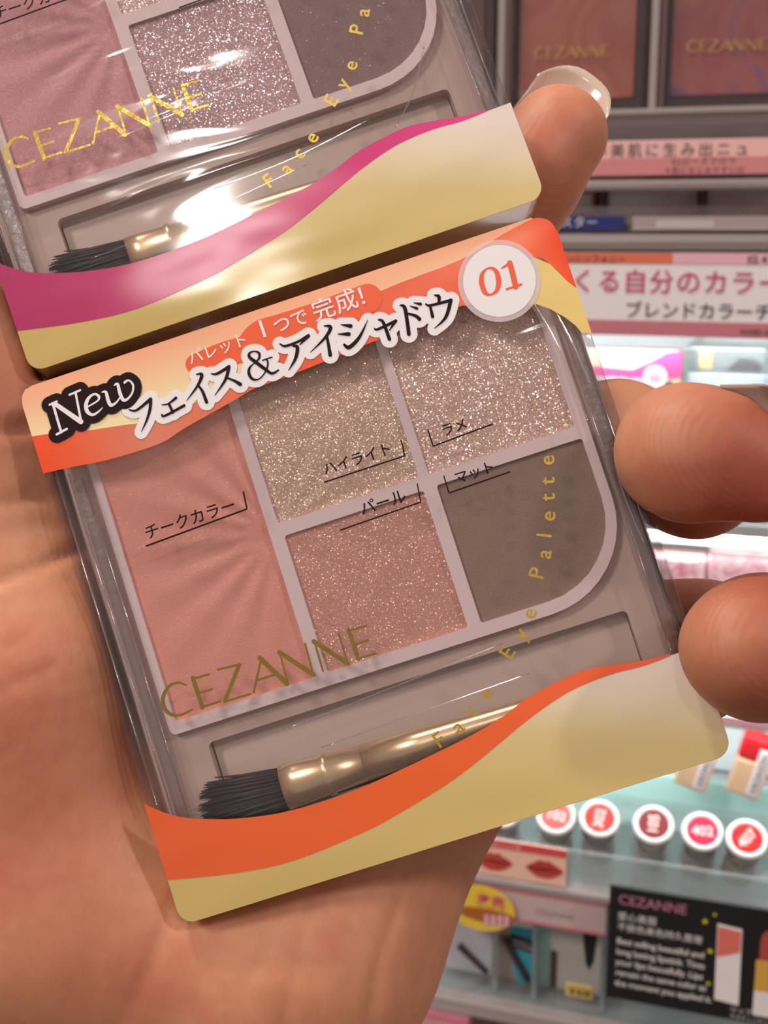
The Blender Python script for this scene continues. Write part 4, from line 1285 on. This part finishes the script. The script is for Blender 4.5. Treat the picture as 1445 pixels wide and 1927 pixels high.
M_red = plain('red_gloss', rgb(190, 34, 40), 0.2, coat=0.5); M_beige = plain('beige_gloss', rgb(214, 178, 142), 0.25, coat=0.4)
def gloss_tube(px_u, v0, top, lab, h=30.0):
    c = rack_empty('gloss_tube', px_u, v0, 6)
    c.rotation_euler.y += math.radians(14)
    up(MB().prism(rrect(-8, 0, 8, h * 0.62, 1.5, 4), -12, 0, 1.2)).build('tube_body', M_beige, c)
    up(MB().prism(rrect(-8, h * 0.62, 8, h, 1.5, 4), -12, 0, 1.2)).build('tube_cap', top, c)
    up(MB().prism(rrect(1.2, 2, 6.4, h * 0.86, 0.5, 3), 0, 0.5)).build('side_label', M_paper, c)
    g = MB(); words(g, 'KROAGON', 5.6, 3.5, 4.0, 0.7, 0.03, rot=90); up(g).build('lettering', M_greytype, c)
    return tag(c, lab, 'lip gloss', 'gloss tubes in the fourth tier')
v_t = -134.8
gloss_tube(43.2, v_t, M_red, 'red capped beige gloss tube with upright label at the right edge')
gloss_tube(18.5, v_t, plain('peach_gloss', rgb(216, 160, 132), 0.25), 'peach gloss tube with upright label just under the corner of the cream foot')

# ---- lipsticks standing in the tray, numbered ends towards the viewer
M_cream_rim = plain('white_cap_rim', rgb(236, 226, 220), 0.25, coat=0.3)
M_tubeclear = clear('smoky_tube', (0.72, 0.68, 0.66), rough=0.1, gain=2.0, base=0.03, haze=0.35, hazecol=rgb(150, 138, 132))
M_tubebody = plain('pale_taupe_tube', rgb(186, 172, 162), 0.3, var=0.06)
M_pale_type = plain('pale_pink_type', rgb(246, 206, 204), 0.5, var=0.02)
def lipstick(u, v, w, col, num, roll, lab):
    axis = Vector((0.10, -0.64, 0.76)).normalized()
    q = axis.to_track_quat('Z', 'Y').to_matrix().to_4x4()
    m = Matrix.Translation(S(u, v, w)) @ Matrix.Rotation(YAW, 4, 'Z') @ q
    m = m @ Matrix.Translation((0, 0, -0.042))
    c = empty('lipstick', m)
    Z = 42.0
    MB().tube([(0, 0, z) for z in (0, 2, 24)], [7.6, 8.0, 8.0], 28).build('tube_body', M_tubebody, c, smooth=False)
    MB().tube([(0, 0, z) for z in (24, Z - 2.5)], [8.0, 8.6], 28).build('smoky_collar', M_tubeclear, c, smooth=False)
    ri = MB()
    n = 36
    prof = [(9.0, Z - 3), (9.6, Z - 1.5), (9.4, Z - 0.3), (8.6, Z), (7.4, Z - 0.2), (7.1, Z - 0.8)]
    vs = [(r * math.cos(2 * math.pi * k / n), r * math.sin(2 * math.pi * k / n), z) for r, z in prof for k in range(n)]
    fs = [(j * n + k, j * n + (k + 1) % n, (j + 1) * n + (k + 1) % n, (j + 1) * n + k) for j in range(len(prof) - 1) for k in range(n)]
    fs.append(tuple(reversed(range(n))))
    ri.add(vs, fs).build('cap_rim', M_cream_rim, c, smooth=True)
    MB().flat([(7.2 * math.cos(2 * math.pi * k / n), 7.2 * math.sin(2 * math.pi * k / n)) for k in range(n)], Z - 0.6).build('colour_disc', col, c)
    g = MB(); words(g, num, 0, 0, 6.6, Z - 0.4, 0.14, align='CENTER')
    a = math.radians(roll)
    g.v = [(x * math.cos(a) - (y - 2.1) * math.sin(a), x * math.sin(a) + (y - 2.1) * math.cos(a), z) for x, y, z in g.v]
    g.build('number', M_pale_type, c)
    return tag(c, lab, 'lipstick', 'lipsticks with numbered ends')
WL = 30.0
for (pu, pv), col, num, roll, lab in (
        ((-67.9, -147.5), rgb(224, 150, 140), '101', 0, 'lipstick end at the cream foot edge, leftmost and almost hidden'),
        ((-41.3, -146.8), rgb(232, 86, 86), '102', -8, 'coral pink lipstick end partly hidden by the cream foot'),
        ((-20.3, -144.9), rgb(208, 50, 42), '302', 80, 'orange red lipstick end with its number turned on its side'),
        ((5.2, -144.0), rgb(124, 42, 46), '105', 84, 'brownish maroon lipstick end with its number turned on its side'),
        ((27.7, -143.9), rgb(190, 32, 72), '402', 0, 'raspberry pink lipstick end reading 402'),
        ((47.8, -144.4), rgb(206, 26, 32), '407', 48, 'bright red lipstick end reading 407')):
    lipstick(pu, pv, WL, plain('lip_colour_' + num, col, 0.35, var=0.12, vscale=500), num, roll, lab)

# ---- lip swatch card in front of the lipsticks
r = (-83.7, -169.8, -31.1, -151.0)
e, w, h = strip('lip_card', r, plain('skin_tone_print', rgb(232, 186, 162), 0.5), 55, 'small card with two pictures of red lips beside the hand', 'card')
cbox(-w / 2, w / 2, h - 4.2, h, 0.8, 1.0, 0.1).build('red_header', plain('red_header_print', rgb(206, 74, 76), 0.5), e)
g = MB(); words(g, '01 ピンク系 02 レッド系', -w / 2 + 3, h - 3.4, 2.6, 1.1); up(g).build('lettering', M_pale_type, e)
M_lip = swirl('lip_print', rgb(150, 40, 40), rgb(196, 72, 62), rgb(180, 54, 50), 200)
for px in (-65.5, -41.3):
    x = px - (r[0] + r[2]) / 2
    pts = smooth_path([(-9, 0), (-4.5, 3.0), (-1.6, 4.4), (0, 3.6), (1.6, 4.4), (4.5, 3.0), (9, 0), (4.5, -3.6), (0, -4.6), (-4.5, -3.6), (-9, 0)], 4)[:-1]
    up(MB().prism([(x + a, 7.6 + b) for a, b in pts], 0.8, 1.1)).build('lips_print', M_lip, e)
    up(MB().prism(smooth_path([(x - 8, 7.6), (x, 8.2), (x + 8, 7.6), (x, 6.9), (x - 8, 7.6)], 4)[:-1], 1.1, 1.2)).build('mouth_line', plain('lip_line', rgb(110, 26, 30), 0.5), e)

# ---- black sign
r = (-8.9, -214.5, 85.8, -158.4)
e, w, h = strip('black_sign', r, M_black, 66, 'black sign with white English text and a lipstick picture', 'sign', 2.0)
um = (r[0] + r[2]) / 2
x0 = -w / 2 + 4.0
g = MB(); words(g, 'CEZANNE', x0, h - 8.2, 6.6, 2.3, 0.05, space=1.0); up(g).build('brand_lettering', plain('mauve_type', rgb(176, 112, 140), 0.5), e)
g = MB()
words(g, '愛心美唇', x0, h - 15.8, 4.4, 2.3); words(g, '不脱色美色持久唇膏', x0, h - 21.0, 4.2, 2.3)
for k, t in enumerate(('Best selling beautiful and', 'long lasting lipstick. Tints', 'your lips beautifully. Lips', 'remain the same color as', 'the moment you applied it.')):
    words(g, t, x0, h - 28.0 - k * 5.3, 4.3, 2.3, 0.03, space=0.93)
words(g, 'リップ カラー', x0 + 51, 4.4, 3.2, 2.3)
words(g, 'ラスティングリップカラーN', x0 + 51, 1.2, 2.4, 2.3)
up(g).build('text_lettering', M_paper, e)
lx = 43.3 - um
up(MB().prism([(lx - 4, 9), (lx + 6.5, 8), (lx + 6, 45), (lx - 4.6, 46)], 2.0, 2.4)).build('pictured_white_tube', M_paper, e)
up(MB().prism([(lx - 4, 30), (lx + 5.6, 34), (lx + 5.6, 44), (lx - 4.2, 45)], 2.4, 2.6)).build('pictured_red_patch', plain('soft_red_print', rgb(212, 106, 92), 0.5), e)
rx = lx + 17
up(MB().prism(smooth_path([(rx - 3, 30), (rx - 3, 42), (rx, 46.5), (rx + 4, 44), (rx + 4, 30)], 4), 2.0, 2.4)).build('pictured_bullet', plain('brown_red_print', rgb(166, 70, 62), 0.5), e)
up(MB().prism([(rx - 4.4, 17), (rx + 6, 17), (rx + 6, 32), (rx - 4.4, 32)], 2.4, 2.6)).build('pictured_gold_band', plain('gold_print', rgb(206, 158, 70), 0.4), e)
up(MB().prism([(rx - 4.4, 5), (rx + 6, 5), (rx + 6, 17), (rx - 4.4, 17)], 2.4, 2.6)).build('pictured_white_base', M_paper, e)
M_star = plain('yellow_star_print', rgb(214, 204, 40), 0.5)
for sx, sy, sr in ((lx - 6, h - 6, 1.0), (lx - 10, h - 10, 1.5), (lx - 7, h - 24, 1.5), (lx - 7, h - 40, 1.2)):
    up(MB().flat([(sx + sr * (1 if k % 2 == 0 else .45) * math.sin(k * math.pi / 5), sy + sr * (1 if k % 2 == 0 else .45) * math.cos(k * math.pi / 5)) for k in range(10)], 2.3)).build('star_print', M_star, e)

# ---- bottom left: price rail, round sticker, cards and pens in their bins
r = (-99.2, -190.9, -11.5, -174.4)
e, w, h = strip('price_rail_label', r, plain('greyed_pink_label', rgb(190, 164, 162), 0.45), 56, 'greyed pink price strip left of the black sign')
cbox(-w / 2, w / 2, 0, 1.6, 0.8, 1.0, 0.1).build('rose_line', M_band, e)
cbox(-w / 2, w / 2, h - 1.6, h, 0.8, 1.0, 0.1).build('rose_line', M_band, e)
g = MB(); words(g, 'CEZANNE', w * 0.12, h * 0.35, 4.0, 1.1); up(g).build('lettering', plain('faint_type', rgb(160, 130, 130), 0.5), e)
(pu, pv) = (-70.3, -185.1)
e = rack_empty('round_sticker', pu, pv - 11, 60)
def disc(rx, ry, cy, z0, z1):
    return up(MB().prism([(rx * math.cos(2 * math.pi * k / 40), cy + ry * math.sin(2 * math.pi * k / 40)) for k in range(40)], z0, z1))
disc(16.5, 11.5, 11, 0, 0.8).build('sticker_disc', plain('yellow_sticker', rgb(226, 190, 60), 0.4), e)
g = MB(); words(g, '激売', 5.0, 13.0, 7.0, 1.0, 0.12, align='CENTER'); up(g).build('lettering', plain('magenta_type', rgb(196, 40, 110), 0.5), e)
up(MB().prism(smooth_path([(-15, 10), (0, 11.5), (12, 11), (16, 9), (14, 5), (4, 4), (-8, 6), (-15, 10)], 4)[:-1], 0.8, 1.0)).build('brown_band', plain('brown_print', rgb(168, 96, 44), 0.5), e)
for k in range(4):
    up(MB().prism(rrect(2 + k * 3.2, 2.5 + 0.6 * k, 4.2 + k * 3.2, 8.5 + 0.4 * k, 0.8, 3), 1.0, 1.2)).build('pictured_tube', M_pinkcell, e)
tag(e, 'yellow oval sticker with magenta characters beside the wrist', 'sticker')

def bin_card(rect, wd, mat, name, lab, cat, thick=6.0):
    u0, v0, u1, v1 = rect
    c = rack_empty(name, (u0 + u1) / 2, VO - 1, wd)
    w = (u1 - u0) / 2; h = v1 - VO + 1
    cbox(-w, w, 0, h, -thick, 0, 0.5).build('box_body', mat, c)
    tag(c, lab, cat)
    return c, w, h
M_teal = plain('teal_print', rgb(58, 160, 176), 0.4, var=0.06); M_taupe = plain('taupe_print', rgb(168, 150, 140), 0.5, var=0.06)
c, w, h = bin_card((-67.3, -244.8, -49.4, -204.6), 38, M_taupe, 'teal_carton', 'teal and taupe carton with black label in the bottom bin', 'carton')
up(MB().prism([(-w * .2, h * .5), (-w * .2, h), (w, h), (w, 0), (w * .2, 0), (-w * .1, h * .3)], 0, 0.4)).build('teal_panel', M_teal, c)
up(MB().prism([(-w * .25, h * .62), (w, h * .56), (w, h * .80), (-w * .25, h * .86)], 0.4, 0.7)).build('black_label', M_black, c)
g = MB(); words(g, 'PERFECT', -w * .15, h * .72, 2.4, 0.8, rot=-6); words(g, 'EYE LINER', -w * .15, h * .65, 2.4, 0.8, rot=-6); up(g).build('lettering', M_silver, c)
MB().tube([(-w * .55, -1.6, h * .78), (w * .85, -1.6, h * .08)], [1.7, 1.7], 12).build('pictured_pen', M_dark, c)
c, w, h = bin_card((-93.7, -249.7, -69.5, -207.8), 38, plain('pale_grey_carton', rgb(190, 186, 192), 0.4), 'grey_carton', 'pale grey carton with a dark pen picture next to the wrist', 'carton')
MB().tube([(-w * .4, -1.4, h * .55), (w * .8, -1.4, h * .1)], [1.8, 1.4], 12).build('pictured_pen', M_dark, c)
c, w, h = bin_card((-46.0, -239.5, -15.4, -197.5), 38, plain('white_grey_carton', rgb(186, 180, 174), 0.35, var=0.1, vscale=40), 'white_carton', 'white grey carton with a black brush picture beside the black sign', 'carton')
up(MB().prism([(w * .35, h * .96), (w * .85, h * .96), (w * .75, h * .5), (w * .62, h * .36), (w * .5, h * .45)], 0, 0.4)).build('pictured_brush', M_black, c)
up(MB().prism([(-w * .98, 0.5), (-w * .7, 0.5), (-w * .7, h * .98), (-w * .98, h * .98)], 0, 0.4)).build('pale_teal_stripe', plain('pale_teal_print', rgb(140, 180, 172), 0.5), c)
up(MB().prism(rrect(-w * .62, 0.6, -w * .42, h * .55, 0.4, 3), 0.4, 0.8)).build('pictured_pen', M_dark, c)
(pu, pv) = (-22.8, -221.1)
e = rack_empty('price_tag', pu, pv - 3.4, 57)
cbox(-6.4, 6.4, 0, 6.8, 0, 0.8, 0.3).build('card', plain('yellow_tag', rgb(206, 174, 92), 0.5), e)
g = MB(); words(g, '￥638', -5.4, 1.6, 4.4, 1.0, 0.05); up(g).build('lettering', M_black, e)
tag(e, 'small yellow price tag clipped to the bottom bin', 'price tag')
e = rack_empty('pink_pouch', -97.5, -257.0 - 20, 50)
up(MB().prism(rrect(-26, 0, 20, 24, 2, 4), -8, 0, 2)).build('pouch_body', plain('pink_pack', rgb(232, 130, 150), 0.4), e)
up(MB().prism(rrect(-22, 8, 16, 20, 1, 4), 0, 0.4)).build('pale_panel', M_pinkpaper, e)
tag(e, 'pink pack peeking out below the rack rail at the bottom edge', 'pack')
